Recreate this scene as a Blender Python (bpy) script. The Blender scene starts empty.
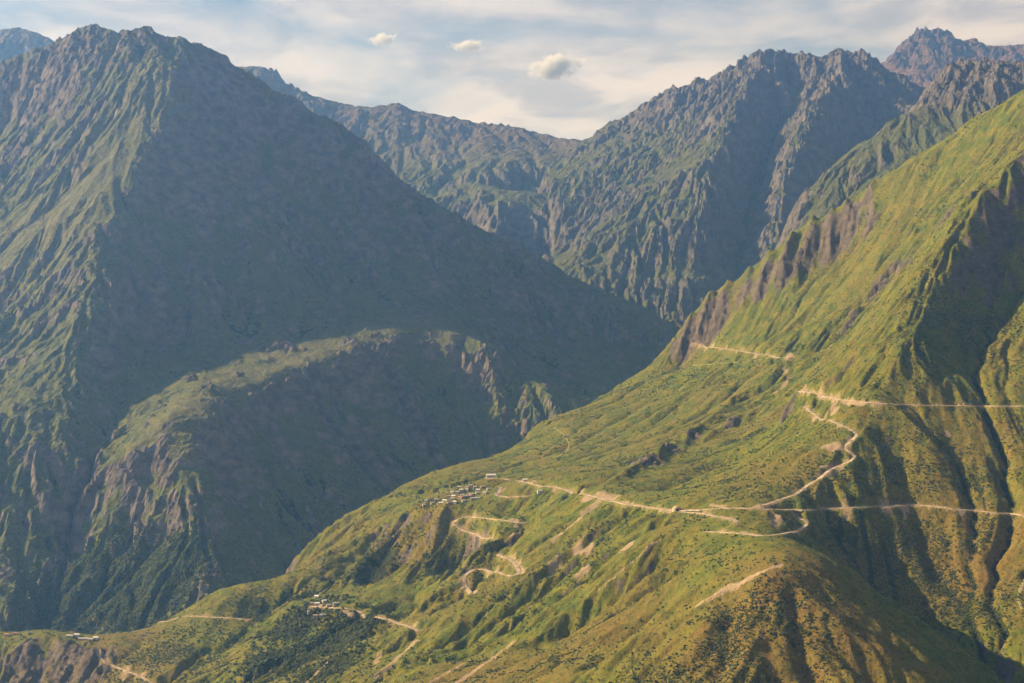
import bpy, math, random
import numpy as np
from mathutils import Vector

R = math.radians
random.seed(7)
sc = bpy.context.scene
col = sc.collection

# ------------------------------------------------------------------ camera, sky, sun, exposure
FPX, HZ, CZ = 1624.0, 290.0, 1100.0        # focal length in pixels, horizon row, camera height above the river
cam_d = bpy.data.cameras.new('camera')
cam_d.sensor_width = 36.0
cam_d.lens = 36.0 * FPX / 1024.0
cam_d.shift_y = -(341.5 - HZ) / 1024.0
cam_d.clip_start, cam_d.clip_end = 1.0, 200000.0
cam = bpy.data.objects.new('camera', cam_d)
cam.location = (0, 0, CZ)
cam.rotation_euler = (R(90), 0, 0)
col.objects.link(cam)
sc.camera = cam

SUN_EL, SUN_BACK = R(28.5), R(10)              # height, and how far the sun stands beyond the left-hand side
S = Vector((-math.cos(SUN_EL) * math.cos(SUN_BACK), math.cos(SUN_EL) * math.sin(SUN_BACK), math.sin(SUN_EL)))

world = bpy.data.worlds.new('World')
sc.world = world
world.use_nodes = True
wt = world.node_tree
wt.nodes.clear()


def N(t, kind, **kw):
    n = t.nodes.new(kind)
    for k, v in kw.items():
        if k == 'i':
            for a, b in v.items():
                n.inputs[a].default_value = b
        else:
            setattr(n, k, v)
    return n


def mathn(t, op, a, b=None, clamp=False):
    n = t.nodes.new('ShaderNodeMath')
    n.operation = op
    n.use_clamp = clamp
    for i, v in enumerate((a, b)):
        if v is None:
            continue
        if isinstance(v, (int, float)):
            n.inputs[i].default_value = v
        else:
            t.links.new(v, n.inputs[i])
    return n.outputs[0]


def mix(t, fac, a, b, blend='MIX'):
    n = t.nodes.new('ShaderNodeMix')
    n.data_type = 'RGBA'
    n.blend_type = blend
    for s, v in ((n.inputs[0], fac), (n.inputs[6], a), (n.inputs[7], b)):
        if isinstance(v, (int, float)):
            s.default_value = v
        elif isinstance(v, tuple):
            s.default_value = v + (1.0,) if len(v) == 3 else v
        else:
            t.links.new(v, s)
    return n.outputs[2]


def ramp(t, v, lo, hi):
    n = t.nodes.new('ShaderNodeMapRange')
    n.interpolation_type = 'SMOOTHSTEP'
    n.inputs[1].default_value, n.inputs[2].default_value = lo, hi
    t.links.new(v, n.inputs[0])
    return n.outputs[0]


SKY_K = 0.05
sky = N(wt, 'ShaderNodeTexSky', sky_type='NISHITA', sun_disc=False, sun_elevation=SUN_EL,
        sun_rotation=math.atan2(S.x, S.y), altitude=3000.0, air_density=1.0, dust_density=0.8, ozone_density=3.0)
tc = N(wt, 'ShaderNodeTexCoord')
sep = N(wt, 'ShaderNodeSeparateXYZ')
wt.links.new(tc.outputs['Generated'], sep.inputs[0])
zz = mathn(wt, 'ADD', mathn(wt, 'MAXIMUM', sep.outputs[2], 0.0), 0.06)
cx_ = mathn(wt, 'DIVIDE', sep.outputs[0], zz)
cy_ = mathn(wt, 'DIVIDE', sep.outputs[1], zz)
cmb = N(wt, 'ShaderNodeCombineXYZ')
wt.links.new(cx_, cmb.inputs[0])
wt.links.new(mathn(wt, 'MULTIPLY', cy_, 0.55), cmb.inputs[1])
n1 = N(wt, 'ShaderNodeTexNoise', i={'Scale': 0.95, 'Detail': 7.0, 'Roughness': 0.55, 'Distortion': 0.6})
wt.links.new(cmb.outputs[0], n1.inputs['Vector'])
n2 = N(wt, 'ShaderNodeTexNoise', i={'Scale': 2.6, 'Detail': 6.0, 'Roughness': 0.6, 'Distortion': 0.4})
wt.links.new(cmb.outputs[0], n2.inputs['Vector'])
veil = ramp(wt, n1.outputs[0], 0.34, 0.60)
grey = ramp(wt, n2.outputs[0], 0.42, 0.64)
cloudcol = mix(wt, mathn(wt, 'MULTIPLY', grey, 0.8), (11.4, 9.9, 9.3), (5.6, 5.2, 5.8))
# a thin veil is more opaque the lower one looks through it
tau = mathn(wt, 'DIVIDE', mathn(wt, 'ADD', mathn(wt, 'MULTIPLY', veil, 0.21), 0.03), zz)
cover = mathn(wt, 'SUBTRACT', 1.0, mathn(wt, 'EXPONENT', mathn(wt, 'MULTIPLY', tau, -1.0)))
skycol = mix(wt, cover, sky.outputs[0], cloudcol)
bg = N(wt, 'ShaderNodeBackground', i={'Strength': SKY_K})
wt.links.new(skycol, bg.inputs[0])
wo = N(wt, 'ShaderNodeOutputWorld')
wt.links.new(bg.outputs[0], wo.inputs[0])

sun_d = bpy.data.lights.new('sun', 'SUN')
sun_d.energy = 5.0
sun_d.angle = R(0.53)
sun_d.color = (1.0, 0.84, 0.60)
sun = bpy.data.objects.new('sun', sun_d)
sun.rotation_euler = S.to_track_quat('Z', 'Y').to_euler()
sun.location = S * 9000
col.objects.link(sun)

sc.view_settings.view_transform = 'Standard'
sc.view_settings.look = 'None'
sc.view_settings.gamma = 1.0
sc.view_settings.exposure = 1.05
sc.render.engine = 'CYCLES'
sc.cycles.use_denoising = True
sc.cycles.max_bounces = 4
sc.cycles.diffuse_bounces = 1
sc.cycles.volume_bounces = 1
sc.cycles.transparent_max_bounces = 8
HAZE = 6.3e-5

# ------------------------------------------------------------------ noise and terrain helpers (numpy)


def hsh(ix, iy, seed):
    h = (ix.astype(np.int64) * 374761393 + iy.astype(np.int64) * 668265263 + seed * 1442695041) & 0xFFFFFFFF
    h = ((h ^ (h >> 13)) * 1274126177) & 0xFFFFFFFF
    h = ((h ^ (h >> 16)) * 2246822519) & 0xFFFFFFFF
    h = h ^ (h >> 15)
    return (h & 0xFFFFFF).astype(np.float32) / np.float32(0xFFFFFF)


def noise(x, y, seed=0):
    ix, iy = np.floor(x), np.floor(y)
    fx, fy = (x - ix).astype(np.float32), (y - iy).astype(np.float32)
    ix, iy = ix.astype(np.int64), iy.astype(np.int64)
    ux, uy = fx * fx * fx * (fx * (fx * 6 - 15) + 10), fy * fy * fy * (fy * (fy * 6 - 15) + 10)

    def g(a, b):
        t = hsh(ix + a, iy + b, seed) * np.float32(6.2831853)
        return np.cos(t) * (fx - a) + np.sin(t) * (fy - b)
    a, b = g(0, 0), g(1, 0)
    c, d = g(0, 1), g(1, 1)
    return ((a + (b - a) * ux) + ((c + (d - c) * ux) - (a + (b - a) * ux)) * uy) * np.float32(1.45)


def fbm(x, y, seed=0, octv=4, gain=0.5):
    s, a, t = 0, 1.0, 0.0
    for o in range(octv):
        s = s + a * noise(x, y, seed + o * 17)
        t += a
        a *= gain
        x, y = x * 2.03 + 11.3, y * 2.03 - 7.1
    return s / t


def ridged(x, y, seed=0, octv=4, gain=0.5):
    s, a, t = 0, 1.0, 0.0
    for o in range(octv):
        s = s + a * (1 - 2 * np.abs(noise(x, y, seed + o * 31)))
        t += a
        a *= gain
        x, y = x * 2.1 + 5.3, y * 2.1 - 3.1
    return s / t


def smooth(v, lo, hi):
    t = np.clip((v - lo) / (hi - lo), 0, 1)
    return t * t * (3 - 2 * t)


def gully(X, Y, sx, sy, cell, seed):
    """Stripes that run down the slope: sx, sy is the direction along the contour."""
    u = X / cell + .55 * fbm(X / cell / 1.7, Y / cell / 1.7, seed + 71, 2)
    v = Y / cell + .55 * fbm(X / cell / 1.7, Y / cell / 1.7, seed + 72, 2)
    iu, iv = np.floor(u).astype(np.int64), np.floor(v).astype(np.int64)
    acc = np.zeros(X.shape, np.float32)
    wt_ = np.zeros(X.shape, np.float32)
    for a in (-1, 0, 1):
        for b in (-1, 0, 1):
            ca, cb = iu + a, iv + b
            dx = (u - (ca + hsh(ca, cb, seed))).astype(np.float32)
            dy = (v - (cb + hsh(ca, cb, seed + 5))).astype(np.float32)
            w = np.exp(-2.2 * (dx * dx + dy * dy))
            acc += w * np.cos(6.2831853 * 1.7 * (dx * sx + dy * sy))
            wt_ += w
    return acc / (wt_ + 1e-4)


def cubic_sample(Z, fx, fy):
    """Z[iy, ix] sampled on the tensor grid fx (columns) x fy (rows) in index units, Catmull-Rom."""
    def weights(f, n):
        i = np.clip(np.floor(f).astype(int), 0, n - 2)
        t = (f - i)[:, None]
        w = np.concatenate([-.5 * t + t**2 - .5 * t**3, 1 - 2.5 * t**2 + 1.5 * t**3,
                            .5 * t + 2 * t**2 - 1.5 * t**3, -.5 * t**2 + .5 * t**3], 1)
        return np.clip(i[:, None] + np.array([-1, 0, 1, 2]), 0, n - 1), w
    ix, wx = weights(fx, Z.shape[1])
    iy, wy = weights(fy, Z.shape[0])
    T = (Z[:, ix] * wx[None]).sum(2)
    return (T[iy] * wy[:, :, None]).sum(1)


def blur(Z, n):
    for _ in range(n):
        P = np.pad(Z, 1, mode='edge')
        Z = (P[:-2, 1:-1] + P[2:, 1:-1] + P[1:-1, :-2] + P[1:-1, 2:] + 4 * Z) / 8
    return Z


def erode(Z, dx, iters, k, m=0.45, diff=0.06):
    """Rivers cut down by drainage area and slope (implicit stream power), with a little creep."""
    H, Wd = Z.shape
    n = H * Wd
    idx = np.arange(n).reshape(H, Wd)
    offs = [(-1, 0, 1), (1, 0, 1), (0, -1, 1), (0, 1, 1), (-1, -1, 1.4142), (-1, 1, 1.4142), (1, -1, 1.4142), (1, 1, 1.4142)]
    Z = Z.astype(np.float64).copy()
    for it in range(iters):
        best = np.zeros((H, Wd))
        rec = idx.copy()
        dist = np.ones((H, Wd))
        Pz = np.pad(Z, 1, constant_values=1e9)
        for dy, dxx, d in offs:
            s = (Z - Pz[1 + dy:1 + dy + H, 1 + dxx:1 + dxx + Wd]) / d
            better = s > best
            best = np.where(better, s, best)
            rec = np.where(better, idx + dy * Wd + dxx, rec)
            dist = np.where(better, d, dist)
        order = np.argsort(-Z.ravel(), kind='stable')
        ol, rl = order.tolist(), rec.ravel().tolist()
        area = [1.0] * n
        for i in ol:
            r = rl[i]
            if r != i:
                area[r] += area[i]
        f = (k * (np.array(area) * dx * dx) ** m / (dx * dist.ravel())).tolist()
        z = Z.ravel().tolist()
        for i in reversed(ol):
            r = rl[i]
            if r != i:
                c = f[i]
                z[i] = (z[i] + c * z[r]) / (1 + c)
        Z = np.array(z).reshape(H, Wd)
        P = np.pad(Z, 1, mode='edge')
        Z = Z + diff * (P[:-2, 1:-1] + P[2:, 1:-1] + P[1:-1, :-2] + P[1:-1, 2:] - 4 * Z)
    return Z, np.log(np.array(area).reshape(H, Wd) * dx * dx)


def place(px, py, km):
    """A point of the place: the compass bearing and height angle it is seen under from the lookout, and its distance."""
    Y = km * 1000.0
    return ((px - 512.0) / FPX * Y, Y, CZ + (HZ - py) / FPX * Y)


def dense(line, step):
    P = [np.array(place(*p)) for p in line]
    out = [P[0]]
    for a, b in zip(P[:-1], P[1:]):
        k = max(1, int(np.linalg.norm((b - a)[:2]) / step))
        out += [a + (b - a) * (j + 1) / k for j in range(k)]
    return out


def surface(lines, crests, step, back, X0, X1, Y0, Y1, d):
    """Heights on a grid through all ridge, valley and slope lines (polyharmonic interpolation)."""
    pts = []
    for L in lines:
        pts += dense(L, step)
    for L in crests:
        q = dense(L, step)
        pts += q
        for p in q[::3]:
            pts += [p + np.array((-0.15 * b, b, -h)) for b, h in back]
    P = np.array(pts)
    key = np.round(P[:, :2] / (step * 0.2)).astype(int)
    _, keep = np.unique(key, axis=0, return_index=True)
    P = P[keep]
    n = len(P)
    XY = P[:, :2] / 1000.0
    D = np.sqrt(((XY[:, None] - XY[None]) ** 2).sum(2))
    A = np.zeros((n + 3, n + 3))
    A[:n, :n] = -D
    A[np.arange(n), np.arange(n)] -= 0.004
    A[:n, n] = 1
    A[:n, n + 1:] = XY
    A[n, :n] = 1
    A[n + 1:, :n] = XY.T
    sol = np.linalg.solve(A, np.concatenate([P[:, 2], np.zeros(3)]))
    xs, ys = np.arange(X0, X1 + d * .5, d), np.arange(Y0, Y1 + d * .5, d)
    gx, gy = np.meshgrid(xs / 1000.0, ys / 1000.0)
    Z = sol[n] + sol[n + 1] * gx + sol[n + 2] * gy
    q = np.zeros(gx.shape, np.float32)
    gx32, gy32 = gx.astype(np.float32), gy.astype(np.float32)
    for (x, y), w in zip(XY, sol[:n]):
        q -= np.float32(w) * np.sqrt((gx32 - np.float32(x)) ** 2 + (gy32 - np.float32(y)) ** 2)
    return Z + q


class Terrain:
    """One mountain mass as a height field on a grid."""

    def __init__(self, X0, X1, Y0, Y1, fine, coarse, lines, crests, step, back, seed, iters, k, relief, rough, keep=0.65):
        self.X0, self.Y0, self.fine, self.seed = X0, Y0, fine, seed
        Zc = surface(lines, crests, step, back, X0, X1, Y0, Y1, coarse)
        xs = np.arange(X0, X1 + coarse * .5, coarse)
        ys = np.arange(Y0, Y1 + coarse * .5, coarse)
        gx, gy = np.meshgrid(xs, ys)
        base = Zc
        Zn = Zc + relief * fbm(gx / (coarse * 22), gy / (coarse * 22), seed, 5, 0.55)
        Ze, lar = erode(Zn, coarse, iters, k)
        d = Ze - base
        Zc = base + d - keep * blur(d, 60)
        fx = (np.arange(X0, X1 + fine * .5, fine) - X0) / coarse
        fy = (np.arange(Y0, Y1 + fine * .5, fine) - Y0) / coarse
        fx, fy = fx[fx <= len(xs) - 1], fy[fy <= len(ys) - 1]
        self.Z = cubic_sample(Zc, fx, fy)
        self.area = cubic_sample(lar, fx, fy)
        self.base = cubic_sample(base, fx, fy)
        self.xs, self.ys = X0 + fx * coarse, Y0 + fy * coarse
        self.X, self.Y = np.meshgrid(self.xs, self.ys)
        self.rough = rough

    def grad(self, Z=None):
        gy, gx = np.gradient(self.Z if Z is None else Z, self.fine)
        return gx, gy

    def gullies(self, cells, strength, fall=1.0, where=1.0):
        for j, c in enumerate(cells):
            strength = strength * (fall if j else 1.0)
            Zs = blur(self.Z, max(2, int((c / self.fine) ** 2 / 16)) if c / self.fine < 16 else 16)
            gx, gy = self.grad(Zs)
            s = np.sqrt(gx * gx + gy * gy) + 1e-6
            g = gully(self.X, self.Y, (-gy / s).astype(np.float32), (gx / s).astype(np.float32), c, self.seed + 40 + j * 9)
            g = -np.abs(g) ** 1.3 * 1.2 + 0.35
            self.Z = self.Z + strength * c * smooth(s, 0.3, 0.85) * g * where

    def at(self, x, y):
        fx = np.clip((np.asarray(x, float) - self.X0) / self.fine, 0, len(self.xs) - 1.001)
        fy = np.clip((np.asarray(y, float) - self.Y0) / self.fine, 0, len(self.ys) - 1.001)
        ix, iy = fx.astype(int), fy.astype(int)
        tx, ty = fx - ix, fy - iy
        Z = self.Z
        return (Z[iy, ix] * (1 - tx) + Z[iy, ix + 1] * tx) * (1 - ty) + (Z[iy + 1, ix] * (1 - tx) + Z[iy + 1, ix + 1] * tx) * ty

    def see(self, px, py, lo=None, hi=None):
        """Where the line of sight under this bearing meets the ground."""
        lo = lo or self.Y0
        hi = hi or self.ys[-1]
        Y = np.arange(lo, hi, 3.0)
        X = (px - 512.0) / FPX * Y
        Zr = CZ + (HZ - py) / FPX * Y
        ok = (X > self.X0) & (X < self.xs[-1])
        hit = np.nonzero(ok & (self.at(X, Y) >= Zr))[0]
        if len(hit) == 0:
            return None
        i = hit[0]
        return X[i], Y[i], float(self.at(X[i], Y[i]))

    def mesh(self, name, material, masks, soft=True, px0=-110, px1=1135, py1=775):
        X, Y, Z = self.X, self.Y, self.Z
        px = 512 + X / Y * FPX
        py = HZ - (Z - CZ) / Y * FPX
        keep = (px > px0) & (px < px1) & (py < py1)
        q = keep[:-1, :-1] & keep[1:, :-1] & keep[:-1, 1:] & keep[1:, 1:]
        used = np.zeros(X.shape, bool)
        for a in (0, 1):
            for b in (0, 1):
                used[a:a + q.shape[0], b:b + q.shape[1]] |= q
        idx = np.full(X.shape, -1, np.int64)
        idx[used] = np.arange(used.sum())
        co = np.stack([X[used], Y[used], Z[used]], 1).astype(np.float32)
        iy, ix = np.nonzero(q)
        f = np.stack([idx[iy, ix], idx[iy, ix + 1], idx[iy + 1, ix + 1], idx[iy + 1, ix]], 1).astype(np.int32)
        me = bpy.data.meshes.new(name)
        me.vertices.add(len(co))
        me.vertices.foreach_set('co', co.ravel())
        me.loops.add(f.size)
        me.loops.foreach_set('vertex_index', f.ravel())
        me.polygons.add(len(f))
        me.polygons.foreach_set('loop_start', np.arange(0, f.size, 4, dtype=np.int32))
        me.polygons.foreach_set('use_smooth', np.full(len(f), soft))
        me.update()
        at = me.attributes.new('cover', 'FLOAT_COLOR', 'POINT')
        c = np.stack([m[used] for m in masks], 1).astype(np.float32)
        at.data.foreach_set('color', c.ravel())
        me.materials.append(material)
        ob = bpy.data.objects.new(name, me)
        col.objects.link(ob)
        return ob


def terrain_material(name, grass_a, grass_b, dry, rock_a, rock_b, dirt, shrub, scale, bump=1.0):
    m = bpy.data.materials.new(name)
    m.use_nodes = True
    t = m.node_tree
    bs = t.nodes['Principled BSDF']
    bs.inputs['Roughness'].default_value = 0.95
    bs.inputs['Specular IOR Level'].default_value = 0.12
    geo = N(t, 'ShaderNodeNewGeometry')
    at = N(t, 'ShaderNodeAttribute', attribute_name='cover')
    sp = N(t, 'ShaderNodeSeparateColor')
    t.links.new(at.outputs['Color'], sp.inputs[0])

    def nz(s, det=5.0, rough=0.6):
        n = N(t, 'ShaderNodeTexNoise', i={'Scale': s / scale, 'Detail': det, 'Roughness': rough})
        t.links.new(geo.outputs['Position'], n.inputs['Vector'])
        return n.outputs[0]
    big, mid, tin, fin = nz(0.006), nz(0.035), nz(0.16, 4.0, 0.7), nz(0.42, 3.0, 0.7)
    g = mix(t, ramp(t, mid, 0.35, 0.66), grass_a, grass_b)
    dmix = mathn(t, 'ADD', sp.outputs[2], mathn(t, 'MULTIPLY', mathn(t, 'SUBTRACT', big, 0.5), 1.1), True)
    g = mix(t, dmix, g, dry)
    g = mix(t, mathn(t, 'MULTIPLY', ramp(t, tin, 0.48, 0.66), 0.55), g, shrub)
    g = mix(t, mathn(t, 'MULTIPLY', ramp(t, fin, 0.5, 0.66), 0.6), g, shrub)
    sh = mathn(t, 'MULTIPLY', ramp(t, mathn(t, 'ADD', tin, mathn(t, 'SUBTRACT', at.outputs['Alpha'], 0.62)), 0.40, 0.54), 0.9)
    g = mix(t, sh, g, shrub)
    # rock: streaked along beds
    mp = N(t, 'ShaderNodeMapping')
    mp.inputs['Scale'].default_value = (0.03 / scale, 0.03 / scale, 0.045 / scale)
    t.links.new(geo.outputs['Position'], mp.inputs[0])
    rn = N(t, 'ShaderNodeTexNoise', i={'Scale': 1.6, 'Detail': 7.0, 'Roughness': 0.65})
    t.links.new(mp.outputs[0], rn.inputs['Vector'])
    rk = mix(t, ramp(t, rn.outputs[0], 0.32, 0.68), rock_a, rock_b)
    rk = mix(t, mathn(t, 'MULTIPLY', ramp(t, tin, 0.45, 0.7), 0.4), rk, tuple(c * 0.45 for c in rock_a))
    rf = ramp(t, mathn(t, 'ADD', sp.outputs[0], mathn(t, 'MULTIPLY', mathn(t, 'SUBTRACT', tin, 0.5), 1.6)), 0.38, 0.62)
    c = mix(t, mathn(t, 'MULTIPLY', rf, 0.95), g, rk)
    df = mathn(t, 'MULTIPLY', ramp(t, mathn(t, 'ADD', sp.outputs[1], mathn(t, 'MULTIPLY', mathn(t, 'SUBTRACT', fin, 0.5), 2.2)), 0.38, 0.75), 0.88)
    dc = mix(t, ramp(t, mid, 0.3, 0.7), dirt, tuple(v * 0.72 for v in dirt))
    c = mix(t, df, c, dc)
    t.links.new(c, bs.inputs['Base Color'])
    bp = N(t, 'ShaderNodeBump', i={'Strength': 0.75 * bump, 'Distance': 6.0 * scale})
    hh = mathn(t, 'ADD', mathn(t, 'ADD', mathn(t, 'MULTIPLY', tin, 0.7), mathn(t, 'MULTIPLY', fin, 0.3)), mathn(t, 'MULTIPLY', rn.outputs[0], 0.7))
    t.links.new(hh, bp.inputs['Height'])
    t.links.new(bp.outputs[0], bs.inputs['Normal'])
    return m


def tag(o, label, cat=None, group=None, kind=None):
    o['label'] = label
    if cat:
        o['category'] = cat
    if group:
        o['group'] = group
    if kind:
        o['kind'] = kind
    return o


# ------------------------------------------------------------------ the near mountainside
A_crest = [[(1180, -10, 3.78), (1100, 42, 3.82), (1024, 90, 3.85), (976, 117, 3.88), (937, 143, 3.9), (890, 172, 3.93), (843, 207, 3.97), (819, 222, 3.98),
            (792, 237, 4.0), (761, 266, 4.03), (745, 279, 4.03), (710, 298, 4.06), (690, 322, 4.05), (675, 336, 4.05), (659, 357, 4.04),
            (624, 382, 4.02), (580, 412, 3.97), (545, 425, 3.9), (530, 433, 3.86), (520, 445, 3.8), (480, 460, 3.75), (430, 476, 3.7), (400, 490, 3.65),
            (370, 510, 3.6), (330, 540, 3.55), (290, 573, 3.45)],
           [(175, 615, 3.2), (200, 601, 3.2), (222, 588, 3.2), (250, 583, 3.2), (268, 580, 3.2)],
           [(-140, 640, 3.2), (0, 634, 3.2), (50, 633, 3.22), (100, 638, 3.18), (140, 632, 3.18), (175, 615, 3.2)]]
A_lines = [
    # foot of the crag under the crest
    [(885, 205, 3.86), (862, 236, 3.87), (843, 250, 3.91), (812, 268, 3.93), (790, 282, 3.9), (752, 303, 3.97), (735, 316, 3.95), (715, 335, 3.99), (684, 362, 4.01)],
    # grass slope below the crag
    [(990, 145, 3.72), (900, 225, 3.74), (850, 275, 3.77), (780, 325, 3.8), (700, 372, 3.84), (640, 403, 3.83)],
    [(800, 345, 3.62), (700, 415, 3.55), (620, 440, 3.56), (560, 452, 3.58)],
    # rocky gully, and the rib to its right
    [(1090, 95, 3.5), (1024, 145, 3.52), (980, 185, 3.53), (940, 225, 3.55), (905, 266, 3.56), (870, 300, 3.56), (843, 332, 3.54), (800, 378, 3.45), (745, 420, 3.3), (690, 455, 3.15), (640, 472, 3.06)],
    [(1120, 115, 3.26), (1040, 170, 3.2), (985, 205, 3.14), (968, 228, 3.1), (937, 285, 3.0), (915, 340, 2.87), (888, 396, 2.76), (850, 440, 2.66), (825, 478, 2.58), (790, 508, 2.5)],
    [(860, 350, 3.2), (790, 420, 3.07), (740, 460, 2.93), (690, 490, 2.8)],
    # shaded side right of the rib
    [(1040, 205, 3.18), (1003, 258, 3.11), (974, 316, 3.01), (952, 368, 2.88)],
    [(1090, 192, 3.2), (1058, 222, 3.16), (1040, 258, 3.1), (1024, 298, 3.02), (1002, 350, 2.9)],
    # contour lines of the two roads
    [(1130, 408, 2.72), (1024, 408, 2.75), (960, 405, 2.76), (900, 403, 2.78), (860, 402, 2.76)],
    [(790, 386, 3.05), (830, 398, 2.9), (860, 402, 2.78)],
    [(1130, 518, 2.46), (1024, 515, 2.5), (950, 508, 2.54), (880, 508, 2.54), (810, 508, 2.5), (770, 516, 2.45), (730, 516, 2.46), (690, 514, 2.52), (650, 508, 2.62), (600, 497, 2.82), (560, 488, 2.98), (495, 479, 3.28)],
    # ravine below the road, its rib on the left and the slope on the right
    [(815, 520, 2.5), (835, 537, 2.5), (870, 575, 2.43), (920, 612, 2.34), (970, 645, 2.25), (1024, 695, 2.16), (1100, 770, 2.05)],
    [(790, 540, 2.32), (815, 548, 2.26), (835, 562, 2.21), (880, 610, 2.12), (930, 662, 2.03), (980, 720, 1.95)],
    [(960, 590, 2.4), (1000, 600, 2.36), (1060, 610, 2.32)],
    [(1024, 640, 2.25), (1100, 680, 2.15)],
    # knob in front
    [(690, 606, 2.17), (730, 584, 2.13), (770, 567, 2.1), (800, 560, 2.12), (835, 562, 2.2)],
    [(760, 545, 2.26), (720, 555, 2.28), (680, 575, 2.3)],
    [(640, 650, 2.12), (700, 645, 2.04), (760, 645, 1.99), (820, 645, 1.99), (870, 650, 2.0)],
    [(600, 780, 1.93), (700, 770, 1.86), (800, 770, 1.83), (900, 780, 1.84), (1000, 790, 1.86)],
    # striped slope
    [(640, 540, 2.5), (560, 580, 2.58), (480, 660, 2.42)],
    [(660, 570, 2.36), (600, 605, 2.4), (520, 683, 2.22)],
    [(600, 683, 2.1), (500, 770, 2.02)],
    [(440, 640, 2.55), (400, 690, 2.34), (350, 770, 2.15)],
    # village bench
    [(520, 455, 3.66), (480, 475, 3.5), (430, 492, 3.4), (395, 503, 3.38)],
    [(560, 465, 3.42), (500, 488, 3.25), (450, 496, 3.22), (405, 508, 3.22)],
    [(470, 508, 3.1), (440, 512, 3.1), (410, 518, 3.14), (370, 532, 3.25)],
    [(440, 533, 3.08), (400, 556, 3.08), (350, 583, 3.08), (300, 602, 3.1)],
    # ribs and ravines below the village
    [(475, 513, 3.02), (450, 535, 2.93), (417, 573, 2.84), (385, 604, 2.79)],
    [(460, 540, 3.0), (420, 590, 2.93), (395, 612, 2.82)],
    [(508, 520, 3.05), (470, 548, 3.02), (455, 578, 2.95), (423, 603, 2.87), (402, 618, 2.79)],
    [(560, 518, 2.82), (545, 530, 2.8), (500, 565, 2.74), (450, 600, 2.68), (415, 625, 2.63)],
    [(400, 640, 2.62), (350, 690, 2.5), (330, 770, 2.3)],
    # hamlet hollow
    [(330, 606, 2.92), (295, 600, 3.04), (285, 612, 3.08)],
    [(350, 640, 2.78), (290, 645, 2.86), (250, 665, 2.76), (230, 720, 2.6)],
    [(268, 580, 3.2), (262, 600, 3.14), (252, 622, 3.08), (235, 645, 2.98)],
    [(180, 640, 3.02), (215, 655, 2.92)],
    # low terrace and its cliff
    [(-140, 650, 3.06), (0, 650, 3.06), (60, 646, 3.05), (100, 650, 3.02), (118, 648, 3.02), (160, 640, 3.04)],
    [(-140, 700, 2.97), (0, 692, 2.985), (60, 690, 2.97), (100, 685, 2.93), (160, 683, 2.87), (220, 700, 2.72)],
    [(-140, 790, 2.75), (60, 780, 2.66), (160, 770, 2.5)],
]
A = Terrain(-1230, 1430, 1740, 4500, 3.0, 9.0, A_lines, A_crest, 55, ((130, 110), (380, 380), (700, 620)), 11, 22, 0.026, 18, 1.0)

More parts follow.
